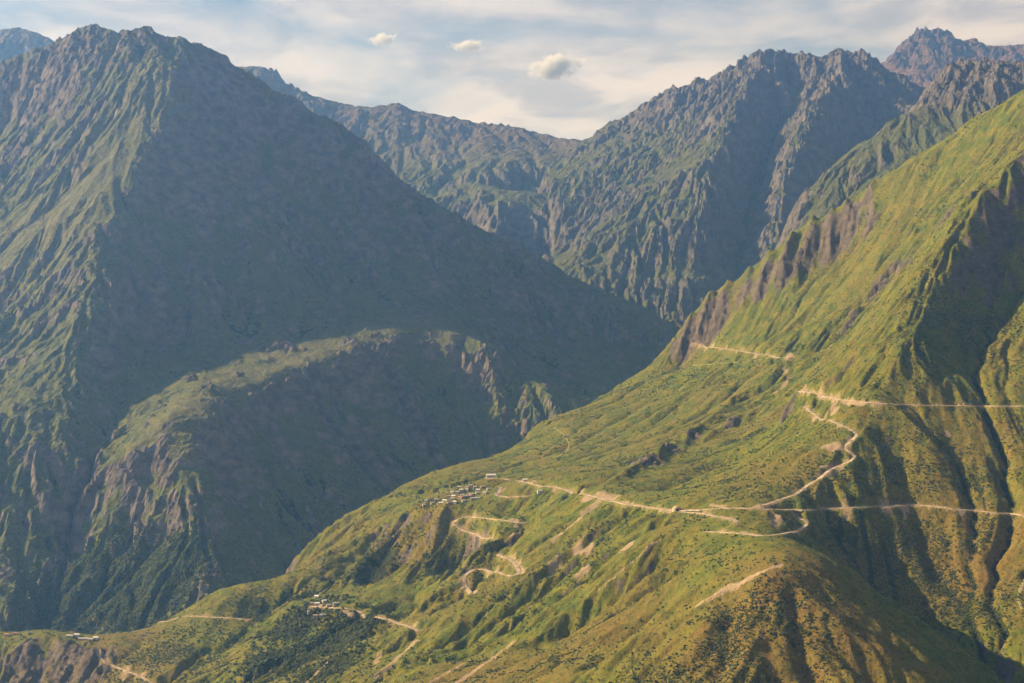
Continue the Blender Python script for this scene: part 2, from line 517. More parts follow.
# ------------------------------------------------------------------ the big mountain on the left, with its bench
B_crest = [[(-180, 110, 6.0), (-80, 85, 6.15), (0, 63, 6.2), (40, 54, 6.2), (60, 46, 6.2), (75, 38, 6.2), (92, 30, 6.2), (105, 33, 6.2), (118, 38, 6.2), (135, 31, 6.2),
            (145, 30, 6.2), (160, 38, 6.2), (185, 46, 6.2), (205, 53, 6.25), (225, 64, 6.3), (250, 78, 6.35), (290, 103, 6.4), (310, 115, 6.45), (340, 127, 6.5),
            (360, 145, 6.5), (385, 168, 6.5), (420, 195, 6.55), (440, 210, 6.6), (480, 235, 6.6), (520, 250, 6.6), (560, 278, 6.6), (600, 298, 6.6), (640, 310, 6.55),
            (672, 325, 6.4), (710, 350, 6.2)]]
B_lines = [
    [(160, 38, 6.2), (188, 78, 5.95), (184, 113, 5.8), (156, 148, 5.6), (110, 195, 5.35), (90, 225, 5.2), (110, 279, 4.95), (98, 310, 4.8), (70, 368, 4.55), (43, 400, 4.42), (0, 425, 4.3), (-60, 470, 4.15)],
    [(-120, 150, 5.95), (0, 130, 5.95), (80, 120, 5.8)],
    [(-160, 230, 5.6), (0, 205, 5.55), (60, 195, 5.45)],
    [(-160, 330, 5.1), (0, 305, 5.05), (50, 300, 4.98)],
    [(-160, 420, 4.65), (0, 370, 4.68), (40, 350, 4.72)],
    [(88, 405, 4.45), (75, 420, 4.35), (60, 450, 4.24), (25, 500, 4.1), (-20, 545, 3.98)],
    [(112, 400, 4.6), (105, 430, 4.42), (92, 465, 4.28), (70, 520, 4.1), (40, 570, 3.95)],
    [(150, 478, 4.17), (120, 530, 4.05), (80, 580, 3.92), (40, 625, 3.78)],
    [(180, 460, 4.18), (186, 500, 4.08), (190, 545, 3.95), (205, 582, 3.82)],
    [(140, 570, 3.95), (120, 610, 3.82), (90, 650, 3.68)],
    [(-150, 640, 3.75), (0, 610, 3.8), (0, 680, 3.62), (100, 700, 3.55), (220, 660, 3.58)],
    # bench: inner edge, rim
    [(130, 450, 4.2), (170, 415, 4.28), (220, 388, 4.55), (280, 365, 4.85), (350, 340, 5.15), (400, 322, 5.35), (440, 316, 5.5)],
    [(150, 478, 4.17), (190, 455, 4.2), (222, 425, 4.3), (228, 402, 4.45), (250, 388, 4.6), (310, 364, 4.86), (360, 349, 5.06), (395, 337, 5.22), (420, 334, 5.3), (450, 337, 5.3), (480, 350, 5.25), (500, 358, 5.25), (540, 388, 5.15), (568, 408, 5.1), (610, 430, 5.0)],
    # dark cliff below the rim
    [(222, 470, 4.24), (240, 440, 4.42), (260, 420, 4.55), (320, 395, 4.83), (380, 375, 5.05), (430, 365, 5.22), (470, 380, 5.2), (510, 395, 5.16)],
    [(215, 560, 3.92), (250, 520, 4.15), (300, 490, 4.4), (350, 470, 4.62), (410, 440, 4.88), (470, 430, 5.0), (540, 425, 5.03)],
    [(240, 620, 3.75), (300, 580, 4.05), (380, 540, 4.4), (450, 510, 4.65), (540, 470, 4.85), (640, 440, 5.0)],
    # shaded flank above the bench
    [(150, 350, 4.95), (200, 330, 5.08), (280, 320, 5.25), (350, 305, 5.5), (420, 300, 5.7)],
    [(180, 230, 5.5), (250, 230, 5.7), (320, 240, 5.85), (400, 255, 6.1)],
    [(220, 130, 6.0), (280, 160, 6.15), (350, 195, 6.25)],
    [(450, 285, 5.95), (520, 325, 5.92), (600, 350, 5.98), (650, 350, 6.05)],
    [(460, 325, 5.6), (520, 365, 5.5), (570, 395, 5.4), (640, 400, 5.5), (700, 390, 5.6)],
]
B = Terrain(-2480, 1000, 3480, 7150, 6.0, 15.0, B_lines, B_crest, 95, ((260, 190), (620, 420)), 23, 22, 0.032, 58, 1.0)

# ------------------------------------------------------------------ far range, right-hand mountain, spur, far peak
C_crest = [[(-200, 60, 10.5), (-60, 40, 10.5), (0, 33, 10.5), (20, 31, 10.5), (40, 37, 10.5), (60, 50, 10.5), (150, 76, 10.4), (240, 70, 10.2), (262, 69, 10.2), (280, 80, 10.2), (300, 98, 10.2),
            (330, 102, 10), (365, 112, 10), (395, 106, 10), (430, 115, 10), (470, 122, 9.9), (520, 130, 9.8), (560, 137, 9.7), (600, 141, 9.5), (650, 150, 9.4), (750, 165, 9.4)]]
C_lines = [
    [(250, 150, 9.5), (330, 135, 9.6), (400, 132, 9.6), (480, 142, 9.5), (550, 152, 9.4), (600, 165, 9.2)],
    [(330, 190, 8.9), (400, 190, 8.85), (460, 200, 8.7), (530, 210, 8.6), (590, 215, 8.5), (650, 220, 8.5)],
    [(495, 145, 9.4), (475, 180, 8.5), (490, 206, 8.0), (505, 225, 7.9)],
    [(575, 155, 9.2), (555, 195, 8.3), (545, 230, 7.95)],
    [(400, 260, 8.0), (470, 255, 7.95), (520, 258, 7.9), (570, 262, 7.85), (620, 270, 7.85)],
    [(450, 330, 7.3), (560, 310, 7.4), (640, 330, 7.3)],
    [(-200, 200, 9.0), (0, 200, 8.8), (200, 200, 8.8), (-200, 330, 7.6), (200, 330, 7.4)],
]
C = Terrain(-4100, 1500, 7150, 10950, 12.0, 24.0, C_lines, C_crest, 190, ((400, 180), (900, 500)), 37, 20, 0.04, 70, 1.0)

D_crest = [[(560, 165, 9.0), (585, 150, 9.0), (600, 140, 9.0), (625, 125, 8.9), (660, 97, 8.7), (690, 85, 8.6), (720, 78, 8.55), (740, 72, 8.5), (765, 58, 8.5), (800, 63, 8.5), (830, 62, 8.5),
            (848, 54, 8.5), (870, 66, 8.5), (900, 82, 8.5), (915, 92, 8.4), (960, 110, 8.3), (1060, 130, 8.3)]]
D_lines = [
    [(765, 60, 8.5), (748, 105, 8.0), (728, 150, 7.5), (716, 190, 7.15), (706, 230, 6.9), (694, 280, 6.66), (684, 322, 6.46)],
    [(700, 150, 7.75), (660, 185, 7.45), (620, 215, 7.25), (590, 235, 7.12), (568, 258, 6.98)],
    [(690, 86, 8.6), (665, 135, 8.3), (640, 170, 7.95), (600, 215, 7.6), (560, 262, 7.4)],
    [(715, 95, 8.5), (690, 140, 8.1), (650, 180, 7.7), (600, 225, 7.35), (570, 255, 7.1)],
    [(640, 120, 8.7), (610, 160, 8.2), (575, 200, 7.9)],
    [(568, 280, 6.72), (600, 292, 6.66), (650, 308, 6.58), (690, 327, 6.48), (730, 345, 6.4)],
    [(590, 262, 6.86), (640, 235, 6.98), (680, 215, 7.05)],
    [(620, 285, 6.72), (660, 275, 6.74)],
    [(848, 56, 8.5), (832, 100, 7.95), (802, 140, 7.5), (786, 190, 7.15), (775, 250, 6.82), (760, 300, 6.52)],
    [(795, 100, 8.3), (764, 155, 7.85), (748, 210, 7.45), (736, 260, 7.1), (722, 300, 6.75)],
    [(872, 110, 8.2), (838, 170, 7.8), (818, 230, 7.35), (802, 275, 6.95), (785, 320, 6.5)],
    [(915, 120, 8.1), (880, 170, 7.5), (850, 230, 7.0), (830, 290, 6.6)],
    [(1060, 200, 7.8), (1000, 260, 7.0)],
]
D = Terrain(180, 3050, 6330, 9350, 8.0, 18.0, D_lines, D_crest, 130, ((350, 210), (750, 450)), 53, 22, 0.036, 80, 1.0)

F_crest = [[(1180, 110, 6.0), (1060, 78, 6.1), (1024, 72, 6.2), (990, 68, 6.2), (975, 66, 6.2), (964, 64, 6.2), (950, 72, 6.15), (940, 85, 6.1), (929, 98, 6.05), (895, 120, 5.95),
            (859, 145, 5.85), (825, 172, 5.75), (796, 199, 5.7), (790, 220, 5.6), (788, 237, 5.5), (775, 262, 5.4), (745, 300, 5.3), (700, 350, 5.2)]]
F_lines = [
    [(964, 66, 6.2), (950, 115, 5.9), (930, 150, 5.7), (900, 190, 5.45), (870, 220, 5.3)],
    [(1100, 140, 5.75), (1024, 130, 5.8), (990, 130, 5.78), (960, 150, 5.65)],
    [(860, 190, 5.6), (830, 225, 5.42), (805, 255, 5.3), (780, 290, 5.2)],
    [(1100, 230, 5.2), (1000, 220, 5.2), (900, 250, 5.05), (820, 300, 4.95), (720, 370, 4.85)],
]
F = Terrain(600, 2750, 4600, 6900, 6.0, 14.0, F_lines, F_crest, 95, ((220, 170), (550, 420)), 71, 20, 0.032, 40, 1.0)

E_crest = [[(780, 95, 12), (860, 76, 12), (890, 66, 12), (902, 52, 12), (914, 40, 12), (925, 26, 12), (936, 33, 12), (946, 37, 12), (965, 42, 12), (985, 48, 12), (1005, 53, 12), (1024, 47, 12), (1120, 60, 12)]]
E_lines = [
    [(700, 130, 11), (850, 100, 11.3), (900, 80, 11.4), (930, 68, 11.5), (980, 75, 11.4), (1060, 80, 11.4)],
    [(925, 30, 12), (905, 70, 11.6), (880, 95, 11.2)],
    [(945, 38, 12), (960, 60, 11.7), (965, 80, 11.3)],
    [(700, 170, 10.2), (850, 140, 10.3), (950, 120, 10.4), (1060, 130, 10.4)],
]
E = Terrain(900, 4700, 10100, 12800, 14.0, 30.0, E_lines, E_crest, 220, ((450, 250), (800, 500)), 89, 16, 0.02, 36, 1.0)

def box_mask(T, pts):
    """Patches of cover: (bearing, height angle, radius m, strength)."""
    m = np.zeros(T.X.shape)
    for px, py, rad, s in pts:
        h = T.see(px, py)
        if h is None:
            continue
        n = int(rad * 2.6 / T.fine) + 1
        i, j = int((h[0] - T.X0) / T.fine), int((h[1] - T.Y0) / T.fine)
        w = (slice(max(j - n, 0), j + n + 1), slice(max(i - n, 0), i + n + 1))
        d2 = (T.X[w] - h[0]) ** 2 + (T.Y[w] - h[1]) ** 2
        m[w] = np.maximum(m[w], s * np.exp(-d2 / (rad * rad)))
    return m


# down-slope gullies, finer and finer
calm = np.clip(box_mask(A, [(750, 380, 260, 1.), (860, 270, 230, 1.), (660, 425, 230, 1.), (570, 455, 230, 1.), (960, 170, 180, .9), (690, 370, 160, 1.), (460, 490, 140, .8), (770, 625, 150, .75), (830, 640, 120, .7), (1000, 480, 220, .95), (950, 570, 190, .9), (890, 440, 150, .85), (1000, 400, 130, .8)]), 0, 1)
A.gullies((300, 150, 70, 34), 0.066, 0.95, 1 - 0.78 * calm)
B_calm = np.clip(box_mask(B, [(110, 160, 330, .65), (50, 220, 300, .55), (170, 110, 200, .5), (100, 60, 260, .7), (150, 50, 220, .7), (40, 90, 260, .7), (160, 455, 130, 1.3), (110, 160, 300, .85), (60, 210, 280, .8), (200, 420, 170, 1.4), (240, 392, 170, 1.4), (290, 370, 170, 1.4), (340, 352, 170, 1.4), (400, 330, 170, 1.4), (440, 328, 140, 1.4)]), 0, 1)
B.gullies((420, 210, 100, 50), 0.075, 1.0, 1 - .92 * B_calm)
C.gullies((620, 300, 150), 0.085)
D.gullies((480, 230, 110, 54), 0.09)
F.gullies((340, 160, 76, 38), 0.055)
E.gullies((560, 250, 110), 0.09)


def carve(T, line, depth, width, lift=False):
    P = np.array([place(*p)[:2] for p in line])
    r = width * 3
    w = (slice(max(int((P[:, 1].min() - r - T.Y0) / T.fine), 0), max(int((P[:, 1].max() + r - T.Y0) / T.fine), 1)),
         slice(max(int((P[:, 0].min() - r - T.X0) / T.fine), 0), max(int((P[:, 0].max() + r - T.X0) / T.fine), 1)))
    X, Y = T.X[w], T.Y[w]
    if X.size == 0:
        return
    seg = np.hypot(*np.diff(P, axis=0).T)
    tot, run = seg.sum(), 0.0
    D_ = np.full(X.shape, 1e9)
    U_ = np.zeros(X.shape)
    for p, q, l in zip(P[:-1], P[1:], seg):
        t = np.clip(((X - p[0]) * (q[0] - p[0]) + (Y - p[1]) * (q[1] - p[1])) / (l * l + 1e-9), 0, 1)
        d = np.hypot(X - p[0] - t * (q[0] - p[0]), Y - p[1] - t * (q[1] - p[1]))
        m = d < D_
        D_ = np.where(m, d, D_)
        U_ = np.where(m, (run + t * l) / tot, U_)
        run += l
    D_ = D_ + width * .35 * fbm(X / width, Y / width, 57, 3)
    f = np.exp(-np.clip(D_ / width, 0, 9) ** 1.4) * np.clip(np.sin(np.pi * np.clip(U_, .04, .96)) * 1.8, 0, 1)
    T.Z[w] = T.Z[w] + (depth if lift else -depth) * f


carve(A, [(505, 522, 3.02), (468, 552, 3.0), (452, 580, 2.93), (420, 606, 2.86), (395, 622, 2.78)], 80, 42)
carve(A, [(475, 512, 3.04), (447, 535, 2.95), (415, 573, 2.86), (383, 604, 2.8)], 24, 28, True)
carve(A, [(560, 500, 2.98), (530, 520, 2.95), (505, 545, 2.85), (470, 585, 2.75), (430, 620, 2.66)], 34, 32)
carve(A, [(440, 533, 3.08), (400, 553, 3.1), (350, 580, 3.1)], 40, 42)
carve(A, [(395, 512, 3.3), (375, 530, 3.26), (345, 555, 3.2), (318, 580, 3.16)], 52, 40)
carve(A, [(430, 512, 3.16), (412, 530, 3.13), (395, 548, 3.1)], 30, 22)
carve(A, [(410, 514, 3.2), (392, 534, 3.17), (372, 556, 3.13)], 30, 22)
carve(A, [(738, 586, 2.13), (728, 640, 2.05), (718, 700, 1.97)], 24, 26)
carve(A, [(790, 572, 2.1), (800, 630, 2.02), (815, 700, 1.94)], 26, 28)
carve(A, [(765, 590, 2.08), (765, 640, 2.0), (770, 700, 1.93)], 14, 16)
carve(A, [(600, 540, 2.62), (560, 570, 2.62), (500, 620, 2.58), (440, 670, 2.5)], 26, 32)
carve(A, [(700, 535, 2.42), (640, 570, 2.42), (580, 620, 2.4), (520, 670, 2.35)], 28, 34)
carve(A, [(690, 570, 2.28), (640, 610, 2.24), (580, 670, 2.16)], 22, 28)
carve(A, [(760, 430, 3.08), (720, 455, 3.02), (680, 485, 2.92), (640, 500, 2.8)], 16, 30)
carve(A, [(845, 515, 2.5), (880, 560, 2.44), (925, 610, 2.36), (980, 655, 2.26), (1040, 710, 2.16)], 26, 34)
carve(A, [(940, 410, 2.74), (955, 450, 2.66), (965, 490, 2.58), (985, 540, 2.48)], 9, 26)
carve(A, [(1000, 410, 2.74), (1005, 450, 2.65), (1000, 500, 2.54), (1010, 560, 2.42)], 9, 24)
carve(A, [(870, 410, 2.74), (890, 450, 2.66), (905, 490, 2.58), (930, 540, 2.48), (960, 600, 2.38)], 18, 26)
carve(A, [(1040, 138, 3.52), (980, 187, 3.53), (940, 227, 3.55), (905, 268, 3.56), (870, 302, 3.56), (843, 334, 3.54)], 20, 22)
carve(A, [(1040, 150, 3.47), (985, 195, 3.48), (945, 235, 3.5), (910, 275, 3.51), (875, 308, 3.51), (848, 340, 3.5)], 14, 20, True)


def seen(T, line):
    out = []
    for px, py in line:
        h = T.see(px, py)
        if h:
            out.append((px, py, h[1] / 1000.0))
    return out


for line, d, w in [([(846, 212), (850, 236)], 22, 16), ([(832, 220), (830, 252)], 26, 17), ([(812, 230), (806, 262)], 22, 15), ([(790, 246), (782, 276)], 26, 17), ([(768, 264), (760, 294)], 26, 17),
                   ([(748, 280), (744, 304)], 18, 13), ([(726, 296), (716, 328)], 26, 17), ([(708, 306), (698, 342)], 26, 17), ([(690, 326), (680, 354)], 22, 14), ([(872, 190), (874, 214)], 14, 14),
                   ([(708, 426), (690, 440), (672, 448), (656, 460), (634, 474)], 17, 17), ([(752, 408), (735, 418), (715, 434)], 10, 12), ([(690, 436), (684, 450)], 7, 9), ([(662, 450), (656, 468)], 7, 9),
                   ([(912, 256), (900, 272)], 12, 11), ([(884, 282), (872, 298)], 12, 11), ([(856, 318), (843, 334)], 12, 11), ([(952, 212), (940, 228)], 10, 10),
                   ([(1000, 225), (985, 262)], 16, 16), ([(1024, 235), (1008, 280)], 16, 16)]:
    L_ = seen(A, line)
    if len(L_) > 1:
        a0, b0 = np.array(L_[0]), np.array(L_[-1])
        carve(A, [tuple(a0 - (b0 - a0) * .5), tuple(a0), tuple(b0), tuple(b0 + (b0 - a0) * .5)], d, w, True)
# the bench itself is an even meadow
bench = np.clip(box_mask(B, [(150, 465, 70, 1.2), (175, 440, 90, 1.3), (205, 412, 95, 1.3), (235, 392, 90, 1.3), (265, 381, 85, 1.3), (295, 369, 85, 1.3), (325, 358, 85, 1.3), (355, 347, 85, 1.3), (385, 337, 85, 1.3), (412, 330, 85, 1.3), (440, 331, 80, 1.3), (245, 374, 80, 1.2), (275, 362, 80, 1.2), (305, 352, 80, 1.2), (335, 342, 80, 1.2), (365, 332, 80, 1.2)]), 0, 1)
B.Z = B.Z + .92 * smooth(bench, .1, .8) * (B.base + 6 * fbm(B.X / 90, B.Y / 90, 31, 3) - B.Z)
# bedded ledges in the cliff under the bench
ledge = np.clip(box_mask(B, [(260, 440, 190, 1.), (320, 410, 190, 1.), (390, 390, 190, 1.), (450, 385, 170, 1.), (250, 500, 180, 1.), (340, 460, 200, .8), (190, 520, 120, .6)]), 0, 1)
ledge = ledge * smooth(fbm(B.X / 160, B.Y / 160, 21, 3), -.25, .2)
hz_ = B.Z + 14 * fbm(B.X / 150, B.Y / 150, 22, 3)
B.Z = B.Z + ledge * (4.6 * np.sin(hz_ * 6.2832 / 34) + 2.2 * np.sin(hz_ * 6.2832 / 15))


# spurs down the shaded flank of the left mountain
for line, d, w in [([(215, 62), (225, 110), (240, 180), (262, 250), (285, 300)], 60, 80), ([(300, 112), (330, 160), (350, 215), (368, 270)], 95, 85), ([(345, 135), (375, 185), (405, 235), (432, 280)], 100, 80),
                   ([(170, 150), (190, 220), (205, 290), (212, 340)], 55, 65), ([(425, 202), (460, 245), (500, 290), (530, 330)], 85, 80), ([(505, 247), (540, 290), (575, 330), (600, 360)], 75, 75),
                   ([(590, 297), (610, 325), (630, 350)], 40, 55), ([(262, 90), (285, 140), (310, 200)], 40, 50)]:
    L_ = seen(B, line)
    if len(L_) > 1:
        carve(B, L_, d, w, True)


def slope_of(T, n=2):
    gx, gy = T.grad(blur(T.Z, n))
    return np.sqrt(gx * gx + gy * gy)


# rocky break-up of steep ground
def rockify(T, lo, hi, amp, size, extra=None, turf=.22):
    s = slope_of(T, 3)
    n = fbm(T.X / (size * 6), T.Y / (size * 6), T.seed + 3, 4)
    rock = smooth(s + 0.35 * n, lo, hi)
    if extra is not None:
        rock = np.clip(np.maximum(rock, extra), 0, 1)
    T.Z = T.Z + rock * amp * (ridged(T.X / size, T.Y / size, T.seed + 7, 5, 0.6) - 0.2)
    T.Z = T.Z + (1 - rock) * amp * turf * fbm(T.X / (size * .8), T.Y / (size * .8), T.seed + 9, 4, 0.62)
    return rock


crag = box_mask(A, [(848, 226, 34, 1.4), (830, 238, 36, 1.5), (808, 250, 32, 1.4), (785, 266, 36, 1.5), (763, 280, 34, 1.4), (745, 294, 28, 1.2), (720, 315, 36, 1.5), (703, 330, 38, 1.5), (684, 344, 32, 1.4),
                    (906, 263, 24, 1.2), (893, 274, 18, 1.0), (878, 289, 24, 1.2), (850, 325, 24, 1.2), (946, 219, 20, 1.0), (970, 195, 18, .9), (648, 462, 34, 1.4), (671, 452, 32, 1.4), (695, 438, 28, 1.2), (730, 426, 24, 1.0),
                    (1000, 240, 50, .9), (985, 265, 45, .9), (20, 668, 60, 1.1), (60, 668, 60, 1.1), (95, 670, 50, 1.0), (775, 520, 24, .8), (-40, 668, 60, 1.0)])
A.Z = A.Z + np.clip(crag, 0, 1) * 9 * (ridged(A.X / 50, A.Y / 50, 93, 3, .5) - .25)
A_rock = rockify(A, 1.75, 2.3, 13.0, 24, np.clip(crag * (0.9 + 1.1 * fbm(A.X / 40, A.Y / 40, 91, 4)), 0, 1))


def serrate(T, lo, hi, amp, size):
    k = smooth(T.Z, lo, hi)
    T.Z = T.Z + k * amp * (ridged(T.X / size, T.Y / size, T.seed + 61, 4, .6) - .1)


def outcrops(T, size, seed, lo=.18, hi=.45):
    return smooth(fbm(T.X / size, T.Y / size, seed, 5, .6), lo, hi)


serrate(B, CZ + 640, CZ + 1000, 34, 110)
serrate(C, CZ + 650, CZ + 1000, 30, 170)
serrate(D, CZ + 500, CZ + 1100, 60, 170)
serrate(F, CZ + 560, CZ + 820, 36, 110)
serrate(E, CZ + 1300, CZ + 1800, 50, 200)
lit_turf_face = np.clip(box_mask(B, [(110, 160, 330, 1.), (50, 220, 320, 1.), (170, 110, 200, .9), (20, 320, 220, .6), (60, 300, 180, .6)]), 0, 1) * (1 - smooth(B.Z, CZ + 650, CZ + 900))  # grassy left face; its sunlit brightness is also painted into the cover
B_rock = rockify(B, 1.0, 1.45, 28.0, 52, np.maximum(np.maximum(0.42 * smooth(B.Z, CZ + 640, CZ + 1000), .9 * outcrops(B, 110, 5, .12, .36) * (1 - .75 * lit_turf_face)), .55 * ledge), .42 * (1 - .8 * B_calm))
C_rock = rockify(C, 0.75, 1.25, 58.0, 115, .7 * outcrops(C, 300, 6), .35)
D_rock = rockify(D, 0.85, 1.3, 44.0, 76, np.maximum(0.6 * smooth(D.Z, CZ + 700, CZ + 1100), .8 * outcrops(D, 200, 7)), .4)
F_rock = rockify(F, 0.9, 1.35, 28.0, 60, np.maximum(0.8 * smooth(F.Z, CZ + 520, CZ + 800), .8 * outcrops(F, 140, 8)))
E_rock = rockify(E, 0.3, 0.9, 80.0, 150)

# ------------------------------------------------------------------ roads, paths and bare earth on the near mountainside


def trace(T, line, step=5.0, rise=2.0):
    """Ground course of a road: seen bearings turned into ground points, then evened out."""
    P = []
    for (a, b) in zip(line[:-1], line[1:]):
        k = max(2, int(math.hypot(b[0] - a[0], b[1] - a[1]) / 2.5))
        for j in range(k):
            h = T.see(a[0] + (b[0] - a[0]) * j / k, a[1] + (b[1] - a[1]) * j / k)
            if h:
                P.append(h[:2])
    h = T.see(*line[-1])
    if h:
        P.append(h[:2])
    if len(P) < 2:
        return np.zeros((0, 3))
    P = np.array(P)
    # leave out points that jump behind a fold of the ground
    med = np.array([np.median(P[max(0, i - 4):i + 5, 1]) for i in range(len(P))])
    ok = np.abs(P[:, 1] - med) < 30
    P = P[ok] if ok.sum() > 3 else P
    for _ in range(4):
        P[1:-1] = (P[:-2] + 2 * P[1:-1] + P[2:]) / 4
    d = np.concatenate([[0], np.cumsum(np.hypot(*np.diff(P, axis=0).T))])
    q = np.arange(0, d[-1], step)
    X, Y = np.interp(q, d, P[:, 0]), np.interp(q, d, P[:, 1])
    Z = T.at(X, Y)
    K = np.ones(9) / 9
    for _ in range(3):
        if len(Z) > 12:
            Z = np.convolve(np.pad(Z, 4, mode='edge'), K, 'valid')
    return np.stack([X, Y, Z], 1)


def near(T, C, reach):
    """Distance field to a ground course within reach, with the course height there: windowed, so it stays quick."""
    D = np.full(T.X.shape, 1e9)
    H = np.zeros(T.X.shape)
    n = int(reach / T.fine) + 1
    for x, y, z in C:
        i, j = int((x - T.X0) / T.fine), int((y - T.Y0) / T.fine)
        a, b, c, d = max(j - n, 0), j + n + 2, max(i - n, 0), i + n + 2
        w = np.hypot(T.X[a:b, c:d] - x, T.Y[a:b, c:d] - y)
        m = w < D[a:b, c:d]
        D[a:b, c:d] = np.where(m, w, D[a:b, c:d])
        H[a:b, c:d] = np.where(m, z, H[a:b, c:d])
    return D, H


def scar(T, line, width, out, k=1.0):
    C = trace(T, line, 4.0)
    if len(C) == 0:
        return
    r = width * 3
    w = (slice(max(int((C[:, 1].min() - r - T.Y0) / T.fine), 0), max(int((C[:, 1].max() + r - T.Y0) / T.fine), 1)),
         slice(max(int((C[:, 0].min() - r - T.X0) / T.fine), 0), max(int((C[:, 0].max() + r - T.X0) / T.fine), 1)))
    X, Y = T.X[w], T.Y[w]
    if X.size == 0:
        return
    D = np.full(X.shape, 1e9)
    for x, y, z in C:
        D = np.minimum(D, np.hypot(X - x, Y - y))
    v = 1 - smooth(D + width * 0.9 * fbm(X / (width * 1.5), Y / (width * 1.5), 66, 3), width * 0.35, width * 1.25)
    out[w] = np.maximum(out[w], k * v)


ROADS = [
    ('road', 'long pale dirt road crossing the hillside from the village to the right edge', 6.5,
     [(1075, 520), (1024, 516), (985, 512), (956, 510), (921, 505), (878, 507), (830, 509), (796, 511), (753, 508), (725, 508), (700, 510), (679, 511), (655, 508), (624, 504), (600, 498), (575, 491), (542, 485), (523, 482), (503, 478), (488, 479)]),
    ('road', 'higher dirt road running level to the right edge from the orange earth cutting', 5.5,
     [(1075, 408), (1024, 407), (980, 406), (937, 406), (878, 404), (859, 402), (835, 398), (815, 393), (796, 388)]),
    ('road', 'straight pale road segment below the crags at the top of the green slope', 6.0,
     [(790, 358), (757, 353), (722, 349), (706, 347), (692, 343)]),
    ('path', 'faint grassy track under the straight road segment below the crags', 3.0,
     [(694, 366), (720, 363), (753, 359), (775, 358)]),
    ('road', 'zigzag earth road winding down from the orange cutting to the lower road', 5.5,
     [(802, 404), (820, 417), (847, 427), (859, 434), (851, 440), (844, 448), (857, 459), (848, 464), (835, 468), (816, 480), (800, 493), (780, 500), (761, 507)]),
    ('road', 'short earth road leaving the long road beside the small hut', 6.0,
     [(681, 513), (698, 513), (714, 516), (728, 517), (738, 520), (735, 526)]),
    ('road', 'looping earth road on the shoulder below the long road', 5.5,
     [(706, 533), (722, 532), (741, 534), (757, 535), (773, 535), (790, 533), (806, 529), (809, 524), (802, 518), (797, 513)]),
    ('road', 'short village road dropping from the pale yard towards the houses', 6.0,
     [(498, 480), (501, 486), (501, 492), (494, 497), (515, 499), (530, 496)]),
    ('road', 'dirt road doubling back on the rib and crossing the dark ravine under the village', 5.5,
     [(525, 524), (507, 521), (492, 519), (476, 518), (464, 514), (456, 518), (452, 525), (456, 531), (468, 533), (480, 534), (496, 540)]),
    ('road', 'orange switchback road zigzagging down the slope below the village', 6.5,
     [(499, 553), (506, 556), (513, 561), (518, 566), (521, 573), (512, 578), (504, 575), (496, 572), (486, 569), (476, 566), (467, 571), (462, 578), (466, 583), (470, 588), (475, 592), (480, 597)]),
    ('road', 'dirt road leading from the tree filled hamlet over the low ridge', 6.0,
     [(312, 607), (328, 608), (343, 608), (359, 610), (370, 615), (390, 620), (406, 625), (421, 631)]),
    ('road', 'dirt road along the foot of the pointed hill beside the terrace', 5.0,
     [(150, 624), (163, 623), (172, 621), (178, 616), (190, 616), (208, 617), (227, 618), (250, 620)]),
    ('road', 'narrow dirt road slanting down the cliff below the low terrace', 5.0,
     [(97, 650), (99, 657), (104, 663), (117, 668), (137, 675), (156, 684), (175, 694)]),
    ('path', 'pale footpath climbing the green fields above the village', 4.0,
     [(550, 425), (560, 431), (567, 438), (571, 446), (565, 452), (556, 460)]),
    ('path', 'pale track curving round the slope at the right edge', 4.5,
     [(1026, 574), (1021, 588), (1018, 602), (1023, 614)]),
]
SCARS = [
    ([(588, 497), (602, 495), (618, 501)], 16), ([(600, 500), (590, 510), (580, 518)], 12), ([(618, 501), (650, 508), (672, 512)], 7),
    ([(800, 389), (835, 398), (860, 402), (880, 404)], 9), ([(838, 400), (830, 408), (842, 412)], 8), ([(845, 400), (862, 404)], 12),
    ([(836, 446), (846, 449), (826, 447)], 11), ([(775, 516), (776, 524)], 12), ([(698, 605), (712, 596), (737, 586), (752, 577), (768, 569), (782, 566)], 6),
    ([(417, 640), (398, 658), (376, 678)], 7), ([(512, 644), (490, 660), (456, 684), (440, 698)], 6), ([(572, 525), (552, 541)], 6),
    ([(578, 552), (590, 552)], 12), ([(622, 549), (630, 544)], 9), ([(552, 569), (560, 565)], 8), ([(578, 575), (586, 572)], 8),
    ([(786, 384), (778, 391), (772, 398)], 6), ([(504, 551), (516, 562), (523, 574)], 7), ([(478, 566), (511, 578)], 5), ([(464, 580), (480, 597)], 5),
    ([(510, 520), (520, 522), (516, 527)], 9), ([(512, 535), (522, 537)], 7), ([(945, 433), (948, 436)], 9), ([(742, 532), (760, 536)], 7), ([(712, 505), (725, 506)], 6),
    ([(98, 648), (100, 657)], 7), ([(128, 668), (122, 680)], 8), ([(345, 612), (352, 618)], 8), ([(790, 378), (784, 369)], 5), ([(820, 467), (833, 466)], 5),
    ([(486, 478), (500, 479)], 8), ([(430, 683), (470, 660)], 4), ([(712, 517), (736, 521)], 4), ([(380, 655), (372, 668)], 6), ([(300, 690), (330, 660)], 4),
    ([(700, 300), (695, 306)], 3), ([(795, 495), (765, 508)], 4), ([(660, 540), (600, 590)], 2.5), ([(885, 507), (905, 507)], 8), ([(903, 508), (906, 520)], 5),
]
A_dirt = np.zeros(A.X.shape)
spoil_n = smooth(fbm(A.X / 30, A.Y / 30, 89, 3), .02, .4)
verge_n = 4 * fbm(A.X / 14, A.Y / 14, 88, 2)
for line, w in SCARS:
    scar(A, line, w * 0.9, A_dirt)
courses = []
